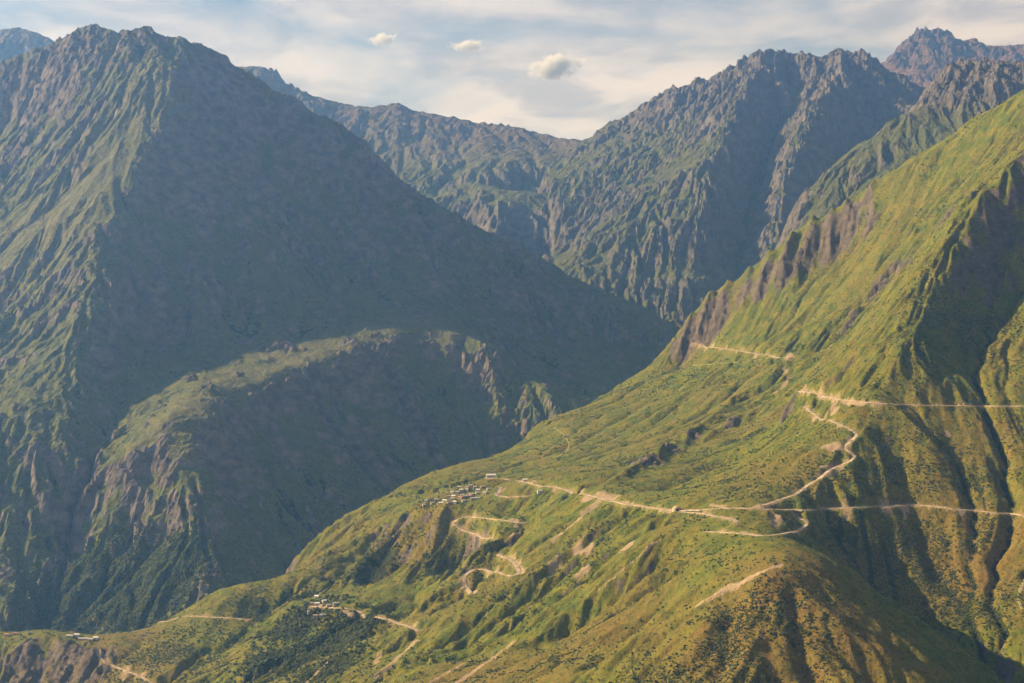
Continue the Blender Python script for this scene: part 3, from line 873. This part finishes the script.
for name, label, w, line in ROADS:
    w = w * 1.05
    Cc = trace(A, line)
    if len(Cc) < 3:
        print('lost road', label)
        continue
    D_, H_ = near(A, Cc, w * 3)
    k = 1 - smooth(D_, w * 0.62, w * 1.7)
    A.Z = A.Z * (1 - k) + (H_ - 0.35) * k
    if name == 'road':
        A_dirt = np.maximum(A_dirt, .85 * (1 - smooth(D_, w * .8, w * 3.0)) * spoil_n)
        A_dirt = np.maximum(A_dirt, 0.62 * (1 - smooth(D_ + verge_n, w * 0.6, w * 1.5)))
    courses.append((name, label, w, Cc))

zero = lambda T: np.zeros(T.X.shape)
mA = terrain_material('green_slope_cover', (.092, .124, .010), (.185, .168, .016), (.190, .118, .026), (.165, .128, .095), (.080, .063, .052), (.40, .285, .175), (.030, .040, .012), 1.0)
mB = terrain_material('shaded_mountain_cover', (.100, .118, .034), (.15, .15, .046), (.185, .165, .085), (.23, .185, .155), (.085, .070, .060), (.36, .27, .18), (.022, .032, .012), 2.0, 1.2)
mD = terrain_material('rocky_mountain_cover', (.095, .108, .038), (.13, .13, .048), (.15, .11, .078), (.185, .158, .132), (.080, .072, .066), (.36, .27, .18), (.028, .038, .018), 2.6, 1.3)
mE = terrain_material('bare_peak_cover', (.13, .095, .065), (.16, .105, .075), (.20, .12, .09), (.14, .095, .08), (.08, .06, .06), (.30, .2, .15), (.05, .04, .03), 3.5, 1.3)


def dryness(T, z0, z1):
    return smooth(T.Z + 90 * fbm(T.X / 300, T.Y / 300, T.seed + 77, 3), z0, z1)


a_shrub = 0.25 + 0.5 * fbm(A.X / 160, A.Y / 160, 5, 4) + 0.5 * smooth(A.area, 7.0, 10.5)
a_shrub = np.maximum(a_shrub, box_mask(A, [(340, 640, 120, .9), (300, 620, 90, .9), (280, 660, 110, .85), (370, 570, 80, .8), (330, 670, 90, .8), (250, 610, 60, .8)]))
a_dry = 0.12 + 0.5 * fbm(A.X / 260, A.Y / 260, 6, 3) + box_mask(A, [(760, 640, 140, .75), (820, 650, 120, .7), (950, 560, 170, .5), (680, 660, 120, .6), (580, 640, 120, .4), (990, 450, 150, .4), (500, 670, 110, .4), (100, 660, 140, .5), (420, 540, 90, .45)])
A_rock = A_rock * (1 - 0.7 * A_dirt)
fu, fv = (A.X * .8 + A.Y * .6) / 34 + .5 * fbm(A.X / 90, A.Y / 90, 41, 2), (-A.X * .6 + A.Y * .8) / 62 + .5 * fbm(A.X / 90, A.Y / 90, 42, 2)
plot = hsh(np.floor(fu).astype(np.int64), np.floor(fv).astype(np.int64), 43)
edge = 1 - smooth(np.minimum(np.minimum(fu % 1, 1 - fu % 1) * 34, np.minimum(fv % 1, 1 - fv % 1) * 62), 1.0, 3.5)
farm = np.clip(box_mask(A, [(470, 480, 150, 1.), (530, 460, 150, 1.), (560, 470, 110, .9), (60, 640, 120, .9), (130, 640, 80, .7), (440, 498, 90, 1.), (600, 440, 110, .6)]), 0, 1)
a_dry = a_dry + farm * .75 * (plot - .45)
a_shrub = a_shrub * (1 - .6 * farm) + .5 * farm * edge
gxx, gyy = A.grad(blur(A.Z, 6))
sl = np.sqrt(gxx * gxx + gyy * gyy) + 1e-6
streak = gully(A.X, A.Y, (-gyy / sl).astype(np.float32), (gxx / sl).astype(np.float32), 60, 7) + gully(A.X, A.Y, (-gyy / sl).astype(np.float32), (gxx / sl).astype(np.float32), 28, 8)
a_dry = a_dry + 0.22 * streak
a_shrub = a_shrub - 0.12 * streak
a_shrub = a_shrub + .22 * box_mask(A, [(740, 640, 90, 1.), (700, 660, 80, .8), (850, 520, 90, .9), (900, 560, 100, .9), (980, 330, 110, .6), (400, 540, 70, .7), (440, 570, 50, .8), (180, 655, 110, .5)])
hillside = A.mesh('green_hillside', mA, (A_rock, A_dirt, a_dry, a_shrub))
tag(hillside, 'sunlit green mountainside with roads and ravines filling the right of the canyon', 'hillside', kind='structure')
bgx, bgy = B.grad(blur(B.Z, 6))
bs_ = np.sqrt(bgx * bgx + bgy * bgy) + 1e-6
bst = gully(B.X, B.Y, (-bgy / bs_).astype(np.float32), (bgx / bs_).astype(np.float32), 190, 7) + gully(B.X, B.Y, (-bgy / bs_).astype(np.float32), (bgx / bs_).astype(np.float32), 80, 8)
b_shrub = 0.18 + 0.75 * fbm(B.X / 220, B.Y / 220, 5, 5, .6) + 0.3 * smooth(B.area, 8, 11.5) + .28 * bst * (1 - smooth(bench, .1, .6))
b_shrub = np.maximum(b_shrub, box_mask(B, [(150, 580, 150, .95), (90, 590, 140, .9), (190, 560, 90, .8), (60, 610, 120, .8)]))
b_shrub = b_shrub * (1 - .75 * smooth(bench, .1, .7)) - .15 * lit_turf_face  # open turf; fewer dark shrubs also paint bench and face sunnier
B_rock = B_rock * (1 - .45 * lit_turf_face)
mountain = B.mesh('left_mountain', mB, (B_rock, zero(B), .5 * dryness(B, CZ + 500, CZ + 1000) + .55 * lit_turf_face + .5 * smooth(bench, .2, .8), b_shrub), False)  # straw tone on face and bench paints in extra sunlight
tag(mountain, 'huge steep mountain with shaded flank and a sunlit grassy bench, left of the canyon', 'mountain', kind='structure')
rng = C.mesh('far_range', mD, (C_rock, zero(C), dryness(C, CZ + 500, CZ + 1100), .2 + zero(C)), False)
tag(rng, 'hazy blue plateau range with cliffs closing the far end of the canyon', 'mountain', kind='structure')
rm = D.mesh('right_mountain', mD, (D_rock, zero(D), dryness(D, CZ + 700, CZ + 1150), .25 + zero(D)), False)
tag(rm, 'rugged grey green mountain with sunlit rock spur beyond the green hillside', 'mountain', kind='structure')
sr = F.mesh('spur_ridge', mD, (F_rock, zero(F), dryness(F, CZ + 500, CZ + 900), .25 + zero(F)), False)
tag(sr, 'dark topped ridge sloping down behind the green hillside, pale grey flank', 'mountain', kind='structure')
fp = E.mesh('far_peak', mE, (E_rock, zero(E), .6 + zero(E), zero(E)), False)
tag(fp, 'bare reddish pointed peak on the skyline at upper right', 'mountain', kind='structure')

# ground sheet under everything, out to the horizon
gm = bpy.data.meshes.new('ground')
g_ = 60000.0
gm.from_pydata([(-g_, -g_, 40), (g_, -g_, 40), (g_, g_, 40), (-g_, g_, 40)], [], [(0, 1, 2, 3)])
gm.materials.append(mB)
gob = bpy.data.objects.new('ground', gm)
col.objects.link(gob)
tag(gob, 'canyon floor ground under the mountains', kind='structure')



def simple_material(name, rgb, var=0.2, scale=0.4, rough=0.9):
    m = bpy.data.materials.new(name)
    m.use_nodes = True
    t = m.node_tree
    bs = t.nodes['Principled BSDF']
    bs.inputs['Roughness'].default_value = rough
    bs.inputs['Specular IOR Level'].default_value = 0.2
    geo = N(t, 'ShaderNodeNewGeometry')
    n = N(t, 'ShaderNodeTexNoise', i={'Scale': scale, 'Detail': 4.0})
    t.links.new(geo.outputs['Position'], n.inputs['Vector'])
    c = mix(t, ramp(t, n.outputs[0], 0.3, 0.7), tuple(v * (1 - var) for v in rgb), tuple(min(1, v * (1 + var)) for v in rgb))
    if 'foliage' in name:
        oi = N(t, 'ShaderNodeObjectInfo')
        c = mix(t, mathn(t, 'MULTIPLY', oi.outputs['Random'], 0.75), c, (.085, .095, .026))
    t.links.new(c, bs.inputs['Base Color'])
    return m


def link_mesh(name, verts, faces, mat, parent=None, smoothed=False):
    me = bpy.data.meshes.new(name)
    me.from_pydata([tuple(map(float, v)) for v in verts], [], faces)
    me.materials.append(mat)
    if smoothed:
        me.polygons.foreach_set('use_smooth', np.ones(len(me.polygons), bool))
    ob = bpy.data.objects.new(name, me)
    ob.parent = parent
    col.objects.link(ob)
    return ob


# road beds: a strip with worn, uneven edges and a little thickness
m_road = simple_material('packed_earth', (.36, .28, .19), 0.4, 0.09)
m_path = simple_material('trodden_grass', (.26, .23, .10), 0.2, 0.2)
for name, label, w, Cc in courses:
    T = np.gradient(Cc[:, :2], axis=0)
    T /= np.linalg.norm(T, axis=1)[:, None] + 1e-9
    nrm = np.stack([-T[:, 1], T[:, 0]], 1)
    V, Fs = [], []
    k = len(Cc)
    for i in range(k):
        wl = w * 0.5 * (.9 + 0.7 * (random.random() - .5))
        wr = w * 0.5 * (.9 + 0.7 * (random.random() - .5))
        x, y, z = Cc[i]
        for o, h in ((-wl - 1.0, -1.6), (-wl, .12), (0, .25), (wr, .12), (wr + 1.0, -1.6)):
            V.append((x + nrm[i, 0] * o, y + nrm[i, 1] * o, z + h))
    for i in range(k - 1):
        for j in range(4):
            Fs.append((i * 5 + j, i * 5 + j + 1, i * 5 + 6 + j, i * 5 + 5 + j))
    ob = link_mesh('dirt_' + name, V, Fs, m_road if name == 'road' else m_path)
    tag(ob, label, name, kind='structure')

# ------------------------------------------------------------------ houses
m_walls = [simple_material('adobe_wall', (.40, .30, .21), .15), simple_material('white_wall', (.55, .49, .40), .08), simple_material('stone_wall', (.34, .30, .25), .2)]
m_roofs = [simple_material('tin_roof', (.40, .37, .33), .12, .8, .5), simple_material('thatch_roof', (.26, .20, .13), .2), simple_material('pale_roof', (.66, .63, .58), .06, .8, .6), simple_material('red_tile_roof', (.42, .19, .12), .15)]
m_dark = simple_material('dark_opening', (.03, .025, .02), .1)


def box_vf(x0, x1, y0, y1, z0, z1):
    v = [(x, y, z) for z in (z0, z1) for y in (y0, y1) for x in (x0, x1)]
    f = [(0, 2, 3, 1), (4, 5, 7, 6), (0, 1, 5, 4), (2, 6, 7, 3), (0, 4, 6, 2), (1, 3, 7, 5)]
    return v, f


house_meshes = {}


def house(px, py, L, Wd, H, wi, ri, rot, label, group, cat='house'):
    h = A.see(px, py)
    if h is None:
        return
    root = bpy.data.objects.new('house', None)
    root.location = (h[0], h[1], h[2] - 0.3)
    root.rotation_euler = (0, 0, rot)
    col.objects.link(root)
    tag(root, label, cat, group)
    l, w = L / 2, Wd / 2
    rise = Wd * 0.24
    # walls with gables, carried 3 m down into the slope as a footing
    V = [(-l, -w, -3), (l, -w, -3), (l, w, -3), (-l, w, -3), (-l, -w, H), (l, -w, H), (l, w, H), (-l, w, H), (-l, 0, H + rise), (l, 0, H + rise)]
    Fc = [(0, 1, 5, 4), (2, 3, 7, 6), (1, 2, 6, 9, 5), (3, 0, 4, 8, 7), (0, 3, 2, 1)]
    link_mesh('wall', V, Fc, m_walls[wi], root)
    e, t = 0.45, 0.18
    dz = e * rise / w
    V = []
    for x in (-l - e, l + e):
        V += [(x, -w - e, H - dz + .02), (x, 0, H + rise + .02), (x, w + e, H - dz + .02), (x, -w - e, H - dz + t), (x, 0, H + rise + t), (x, w + e, H - dz + t)]
    Fc = [(3, 4, 10, 9), (4, 5, 11, 10), (0, 6, 7, 1), (1, 7, 8, 2), (0, 3, 9, 6), (2, 8, 11, 5), (0, 1, 4, 3), (1, 2, 5, 4), (6, 9, 10, 7), (7, 10, 11, 8)]
    link_mesh('roof', V, Fc, m_roofs[ri], root)
    v, f = box_vf(-.5, .5, -w - .05, -w + .1, 0.1, 2.1)
    link_mesh('door', v, f, m_dark, root)
    for sx in (-.3, .3):
        v, f = box_vf(sx * L - .5, sx * L + .5, -w - .05, -w + .1, 1.1, 2.0)
        link_mesh('window', v, f, m_dark, root)
    return root


village = [(478, 491, 1, 2), (470, 487, 1, 0), (467, 491, 0, 0), (461, 491, 1, 2), (457, 493, 1, 0), (453, 497, 1, 2), (471, 495, 1, 0), (464, 498, 0, 0), (454, 503, 1, 2), (444, 502, 1, 2),
           (440, 504, 1, 2), (425, 502, 1, 0), (435, 501, 0, 0), (448, 504, 0, 1), (462, 502, 1, 0), (468, 497, 0, 3), (483, 494, 0, 0), (487, 490, 1, 0), (465, 489, 0, 1), (473, 489, 0, 0),
           (475, 494, 1, 0), (460, 496, 0, 0), (450, 500, 1, 0), (458, 499, 0, 3), (430, 504, 0, 0), (480, 488, 0, 0), (446, 498, 0, 1), (470, 500, 0, 0), (421, 506, 0, 0), (475, 499, 1, 0), (456, 488, 0, 0), (449, 493, 1, 0)]
nth = 'first second third fourth fifth sixth seventh eighth ninth tenth eleventh twelfth thirteenth fourteenth fifteenth sixteenth'.split()


def rank(px, all_px):
    r = sorted(all_px).index(px)
    n = len(all_px)
    if r < (n + 1) // 2:
        return 'leftmost' if r == 0 else nth[r] + ' from the left'
    return 'rightmost' if r == n - 1 else nth[n - 1 - r] + ' from the right'


roof_word = {0: 'grey tin', 1: 'brown thatch', 2: 'bright pale', 3: 'reddish'}
village = [(px + .11 * k, py, wi, ri) for k, (px, py, wi, ri) in enumerate(village)]
for px, py, wi, ri in village:
    house(px, py, random.uniform(6, 9.5), random.uniform(4.5, 6), random.uniform(2.5, 3.6), wi, ri, random.uniform(-.5, .5), 'tiny house with %s roof, %s of the bench village houses' % (roof_word[ri], rank(px, [v[0] for v in village])), 'houses of the village on the green bench')
hamlet = [(317, 598, 2), (317, 605, 2), (324, 602, 2), (310, 613, 0), (322, 617, 0), (328, 607, 0), (335, 605, 0), (315, 617, 1), (312, 605, 1)]
hamlet = [(px + .11 * k, py, ri) for k, (px, py, ri) in enumerate(hamlet)]
for px, py, ri in hamlet:
    house(px, py, random.uniform(7, 10), random.uniform(5, 6.5), random.uniform(2.8, 3.8), 1 if ri == 2 else 0, ri, random.uniform(-.5, .5), 'tiny house with %s roof, %s of the hamlet houses among trees' % (roof_word[ri], rank(px, [v[0] for v in hamlet])), 'houses of the hamlet among trees')
for px, py, ri, lab in [(7, 636, 3, 'pinkish house at the outer left end of the low terrace'), (15, 635, 3, 'smaller reddish house second from the left end of the low terrace'),
                        (77, 636, 2, 'bright white house in the middle of the low terrace'), (81, 640, 0, 'low grey roofed house just below the white house on the terrace'),
                        (86, 640, 0, 'grey roofed house second from the white house on the terrace'), (91, 641, 0, 'grey roofed house third from the white house on the terrace'),
                        (96, 639, 2, 'pale house at the right end of the row on the terrace'), (70, 637, 0, 'long low shed left of the white house on the terrace')]:
    house(px, py, 9.5 if px != 70 else 13, 6, 3.4, 1 if ri == 2 else 0, ri, random.uniform(-.3, .3), lab, 'houses on the low terrace')
house(540, 494, 10, 6, 3, 1, 0, .2, 'lone pale shed in the green field right of the village', None)
house(525, 481, 9, 6, 3.4, 1, 2, .1, 'small white house beside the road above the village', None)
house(491, 477, 20, 9, 4.0, 1, 2, .1, 'long pale building on the bare yard above the village', None, 'building')

# hut with a rounded front and a dark arched doorway beside the long road
h = A.see(677, 511)
if h:
    root = bpy.data.objects.new('roadside_hut', None)
    root.location = (h[0], h[1] + 4, h[2] - .5)
    col.objects.link(root)
    tag(root, 'rounded earth coloured hut with dark doorway beside the long road', 'hut')
    V, Fc, nseg, r0 = [], [], 14, 6.5
    for j, (rr, zz_) in enumerate(((1, -2), (1.0, 1.5), (.92, 3.8), (.72, 5.6), (.42, 6.7), (.05, 7.1))):
        for i in range(nseg):
            a_ = 2 * math.pi * i / nseg
            V.append((r0 * rr * math.cos(a_) * 1.1, r0 * rr * math.sin(a_), zz_))
    for j in range(5):
        for i in range(nseg):
            Fc.append((j * nseg + i, j * nseg + (i + 1) % nseg, (j + 1) * nseg + (i + 1) % nseg, (j + 1) * nseg + i))
    link_mesh('wall', V, Fc, m_road, root, True)
    V = [(-1.8, -6.9, -1), (1.8, -6.9, -1), (1.8, -6.9, 2.6), (1.1, -6.9, 3.6), (0, -6.9, 4.0), (-1.1, -6.9, 3.6), (-1.8, -6.9, 2.6)]
    V += [(x, -5.6, z) for x, y, z in V]
    Fc = [tuple(range(7)), tuple(range(13, 6, -1))] + [(i, i + 7, (i + 1) % 7 + 7, (i + 1) % 7) for i in range(7)]
    link_mesh('doorway', V, Fc, m_dark, root)

# ------------------------------------------------------------------ trees and shrubs
m_leaf = simple_material('dark_foliage', (.040, .055, .018), .35, .15)
m_bush = simple_material('scrub_foliage', (.052, .068, .020), .5, .05)
m_bark = simple_material('bark', (.09, .07, .05), .2)


def ico(r, cx, cy, cz, rnd, sq=1.0):
    p = (1 + 5 ** .5) / 2
    v = [(-1, p, 0), (1, p, 0), (-1, -p, 0), (1, -p, 0), (0, -1, p), (0, 1, p), (0, -1, -p), (0, 1, -p), (p, 0, -1), (p, 0, 1), (-p, 0, -1), (-p, 0, 1)]
    f = [(0, 11, 5), (0, 5, 1), (0, 1, 7), (0, 7, 10), (0, 10, 11), (1, 5, 9), (5, 11, 4), (11, 10, 2), (10, 7, 6), (7, 1, 8), (3, 9, 4), (3, 4, 2), (3, 2, 6), (3, 6, 8), (3, 8, 9), (4, 9, 5), (2, 4, 11), (6, 2, 10), (8, 6, 7), (9, 8, 1)]
    out = []
    for a in v:
        q = r / 1.902 * rnd.uniform(.65, 1.3)
        out.append((cx + a[0] * q, cy + a[1] * q, cz + a[2] * q * sq))
    return out, f


def clump_mesh(name, n, spread, r, height, rnd, trunk):
    V, Fc, mi = [], [], []
    for k in range(n):
        a_ = rnd.uniform(0, 6.283)
        d = spread * rnd.random() ** .6
        z = height * rnd.uniform(.45, .95)
        v, f = ico(r * rnd.uniform(.55, 1.1), d * math.cos(a_), d * math.sin(a_), z, rnd, .85)
        o = len(V)
        V += v
        Fc += [tuple(i + o for i in q) for q in f]
        mi += [0] * len(f)
    if trunk:
        o = len(V)
        for z, rr in ((-1, .35), (height * .6, .16)):
            V += [(rr * math.cos(i * 1.2566), rr * math.sin(i * 1.2566), z) for i in range(5)]
        Fc += [(o + i, o + (i + 1) % 5, o + 5 + (i + 1) % 5, o + 5 + i) for i in range(5)]
        mi += [1] * 5
    me = bpy.data.meshes.new(name)
    me.from_pydata(V, [], Fc)
    me.materials.append(m_leaf)
    me.materials.append(m_bark)
    me.polygons.foreach_set('material_index', np.array(mi, np.int32))
    return me


rnd = random.Random(5)
tree_meshes = [clump_mesh('tree', 7, 2.0, 1.7, rnd.uniform(5, 7), rnd, True) for _ in range(6)]


def visible(T, x, y, z):
    """True where the straight line to the lookout is clear of this mass."""
    t = np.linspace(0.55, 0.995, 160)[:, None]
    hh = T.at(x[None] * t, y[None] * t)
    inside = (y[None] * t > T.Y0) & (np.abs(x[None] * t) < 1e9) & (x[None] * t > T.X0) & (x[None] * t < T.xs[-1])
    return ~((hh > CZ + (z[None] + 3 - CZ) * t) & inside).any(0)


def sow(T, n, weight, seed):
    g = np.random.default_rng(seed)
    w = weight.ravel() / weight.sum()
    i = g.choice(w.size, n, p=w)
    x = T.X.ravel()[i] + g.uniform(-.5, .5, n) * T.fine
    y = T.Y.ravel()[i] + g.uniform(-.5, .5, n) * T.fine
    z = T.at(x, y)
    px, py = 512 + x / y * FPX, HZ - (z - CZ) / y * FPX
    ok = (px > -20) & (px < 1044) & (py < 700) & visible(T, x, y, z)
    return x[ok], y[ok], z[ok]


# each tree of the hamlet and of the terraces around it
tw = box_mask(A, [(340, 640, 100, 1.), (305, 622, 80, 1.), (285, 655, 90, .9), (330, 668, 70, .7), (300, 600, 45, .8), (355, 612, 40, .6), (365, 575, 60, .5), (395, 560, 45, .3)])
tw = np.where(tw > .22, tw, 0) * (A_dirt < .2)
x, y, z = sow(A, 1500, tw, 3)
for q in range(min(290, len(x))):
    o = bpy.data.objects.new('tree', tree_meshes[q % 6])
    s_ = rnd.uniform(.7, 1.35)
    o.scale = (s_, s_, s_ * rnd.uniform(.8, 1.15))
    o.rotation_euler = (0, 0, rnd.uniform(0, 6.28))
    o.location = (x[q], y[q], z[q] - .3)
    col.objects.link(o)
    qx, qy = 512 + x[q] / y[q] * FPX, HZ - (z[q] - CZ) / y[q] * FPX
    size = 'big rounded' if s_ > 1.13 else 'middling' if s_ > .92 else 'small'
    spot = ('in the ravine wood above the hamlet' if qy < 592 else 'on the slope left of the hamlet houses' if qx < 305 and qy < 625 else 'close among the hamlet houses' if qx < 345 and qy < 622
            else 'beside the road right of the hamlet' if qy < 628 else 'in the wood directly below the hamlet' if qy < 648 else 'at the lower left end of the hamlet wood' if qx < 300 else 'at the lower right end of the hamlet wood')
    tag(o, '%s dark green tree %s' % (size, spot), 'tree', 'trees around the hamlet')
rest = (x[290:], y[290:], z[290:])

# scrub that nobody could count: points with a size, a bush instanced on each
bush = bpy.data.objects.new('bush_shape', clump_mesh('bush_shape', 3, .55, .75, .8, rnd, False))
bush.data.materials[0] = m_bush


def scatter(name, label, x, y, z, size):
    me = bpy.data.meshes.new(name)
    me.vertices.add(len(x))
    me.vertices.foreach_set('co', np.stack([x, y, z], 1).astype(np.float32).ravel())
    a_ = me.attributes.new('size', 'FLOAT', 'POINT')
    a_.data.foreach_set('value', size.astype(np.float32))
    ob = bpy.data.objects.new(name, me)
    col.objects.link(ob)
    ng = bpy.data.node_groups.new(name, 'GeometryNodeTree')
    ng.interface.new_socket('Geometry', in_out='INPUT', socket_type='NodeSocketGeometry')
    ng.interface.new_socket('Geometry', in_out='OUTPUT', socket_type='NodeSocketGeometry')
    gi, go = ng.nodes.new('NodeGroupInput'), ng.nodes.new('NodeGroupOutput')
    ip = ng.nodes.new('GeometryNodeInstanceOnPoints')
    oi = ng.nodes.new('GeometryNodeObjectInfo')
    oi.inputs[0].default_value = bush
    na = ng.nodes.new('GeometryNodeInputNamedAttribute')
    na.data_type = 'FLOAT'
    na.inputs[0].default_value = 'size'
    rv = ng.nodes.new('FunctionNodeRandomValue')
    rv.data_type = 'FLOAT_VECTOR'
    rv.inputs[1].default_value = (.2, .2, 6.28)
    ng.links.new(gi.outputs[0], ip.inputs['Points'])
    ng.links.new(oi.outputs['Geometry'], ip.inputs['Instance'])
    ng.links.new(na.outputs[0], ip.inputs['Scale'])
    ng.links.new(rv.outputs[0], ip.inputs['Rotation'])
    ng.links.new(ip.outputs[0], go.inputs[0])
    ob.modifiers.new('scatter', 'NODES').node_group = ng
    tag(ob, label, kind='stuff')
    return ob


g = np.random.default_rng(9)
aw = np.clip(a_shrub - .1, 0.02, 1) ** 2 * (A_dirt < .25) * (0.25 + smooth(fbm(A.X / 45, A.Y / 45, 19, 3), -.1, .4))
scrubby = box_mask(A, [(740, 640, 90, 1.), (700, 660, 80, .8), (790, 640, 60, .7), (850, 520, 90, .9), (900, 560, 100, .9), (950, 620, 90, .6), (880, 450, 80, .5), (980, 330, 110, .6), (940, 460, 70, .5), (570, 575, 60, .5), (960, 540, 60, .6), (400, 540, 70, .7), (440, 570, 50, .8), (180, 655, 110, .5)])
aw = aw + .5 * scrubby * smooth(fbm(A.X / 60, A.Y / 60, 29, 3), -.3, .3) * (A_dirt < .25)
x, y, z = sow(A, 150000, aw, 4)
x, y, z = np.concatenate([x, rest[0]]), np.concatenate([y, rest[1]]), np.concatenate([z, rest[2]])
scatter('hillside_scrub', 'low dark bushes scattered over the green hillside', x, y, z, g.uniform(.7, 2.3, len(x)) * np.where(np.arange(len(x)) >= len(x) - len(rest[0]), 2.0, 1))
bw = np.clip(box_mask(B, [(150, 580, 130, 1.), (90, 590, 130, 1.), (190, 560, 80, .8), (60, 610, 110, .9), (120, 560, 90, .7)]) - .2, 0, 1)
x, y, z = sow(B, 16000, bw, 6)
scatter('mountain_scrub', 'dark green scrub wood on the lower slope of the left mountain', x, y, z, g.uniform(2.0, 4.6, len(x)))

# ------------------------------------------------------------------ haze
if HAZE:
    x0, x1, y0, y1, z0, z1 = -7000, 8000, -600, 13600, 39, 3150
    hm = bpy.data.meshes.new('haze')
    hm.from_pydata([(x, y, z) for z in (z0, z1) for y in (y0, y1) for x in (x0, x1)], [],
                   [(0, 2, 3, 1), (4, 5, 7, 6), (0, 1, 5, 4), (2, 6, 7, 3), (0, 4, 6, 2), (1, 3, 7, 5)])
    m = bpy.data.materials.new('haze_air')
    m.use_nodes = True
    t = m.node_tree
    t.nodes.clear()
    v = N(t, 'ShaderNodeVolumePrincipled', i={'Color': (.20, .46, 1.0, 1), 'Absorption Color': (1, 1, 1, 1), 'Density': HAZE, 'Anisotropy': 0.6})
    o = N(t, 'ShaderNodeOutputMaterial')
    t.links.new(v.outputs[0], o.inputs['Volume'])
    hm.materials.append(m)
    ho = bpy.data.objects.new('haze', hm)
    col.objects.link(ho)
    tag(ho, 'pale blue haze filling the canyon air', kind='stuff')


# ------------------------------------------------------------------ small cumulus clouds, far beyond and above the haze


def cloud(px, py, km, wpx, hpx, seed, label, dens=0.013):
    X, Y, Z = place(px, py, km)
    L, Hh = wpx / FPX * Y, hpx / FPX * Y
    me = bpy.data.meshes.new('cloud')
    V, Fc = [], []
    for j in range(13):
        th = math.pi * j / 12
        for i in range(20):
            ph = 2 * math.pi * i / 20
            V.append((.62 * L * math.sin(th) * math.cos(ph), .5 * L * math.sin(th) * math.sin(ph), .66 * Hh * math.cos(th)))
    for j in range(12):
        for i in range(20):
            Fc.append((j * 20 + i, (j + 1) * 20 + i, (j + 1) * 20 + (i + 1) % 20, j * 20 + (i + 1) % 20))
    me.from_pydata(V, [], Fc)
    ob = bpy.data.objects.new('cloud', me)
    ob.location = (X, Y, Z)
    col.objects.link(ob)
    m = bpy.data.materials.new('cloud_vapour')
    m.use_nodes = True
    t = m.node_tree
    t.nodes.clear()
    tcn = N(t, 'ShaderNodeTexCoord')
    mp = N(t, 'ShaderNodeMapping')
    mp.inputs['Scale'].default_value = (1 / (.56 * L), 1 / (.45 * L), 1 / (.58 * Hh))
    t.links.new(tcn.outputs['Object'], mp.inputs[0])
    ln = N(t, 'ShaderNodeVectorMath', operation='LENGTH')
    t.links.new(mp.outputs[0], ln.inputs[0])
    mn = N(t, 'ShaderNodeMapping')
    mn.inputs['Location'].default_value = (seed, seed * 2.3, 0)
    t.links.new(tcn.outputs['Object'], mn.inputs[0])
    nz = N(t, 'ShaderNodeTexNoise', i={'Scale': 2.6 / (Hh * 1.4), 'Detail': 6.0, 'Roughness': 0.68})
    t.links.new(mn.outputs[0], nz.inputs['Vector'])
    # flat base: thin out below the middle
    sp = N(t, 'ShaderNodeSeparateXYZ')
    t.links.new(mp.outputs[0], sp.inputs[0])
    v = mathn(t, 'SUBTRACT', mathn(t, 'ADD', mathn(t, 'MULTIPLY', mathn(t, 'SUBTRACT', nz.outputs[0], .5), 2.6), .62), ln.outputs['Value'])
    v = mathn(t, 'MULTIPLY', ramp(t, v, 0.0, 0.35), ramp(t, sp.outputs[2], -.75, -.5))
    pv = N(t, 'ShaderNodeVolumePrincipled', i={'Color': (.93, .97, 1.0, 1), 'Anisotropy': 0.3})
    t.links.new(mathn(t, 'MULTIPLY', v, dens), pv.inputs['Density'])
    o = N(t, 'ShaderNodeOutputMaterial')
    t.links.new(pv.outputs[0], o.inputs['Volume'])
    me.materials.append(m)
    tag(ob, label, 'cloud', 'small clouds above the far range')
    return ob


cloud(553, 66, 21, 62, 36, 3.1, 'largest puffy cloud with grey right side above the far range')
cloud(467, 46, 22, 42, 15, 17.7, 'thin flat grey cloud, middle of the three small clouds')
cloud(383, 40, 23, 34, 18, 41.3, 'small white cloud, leftmost of the three small clouds')
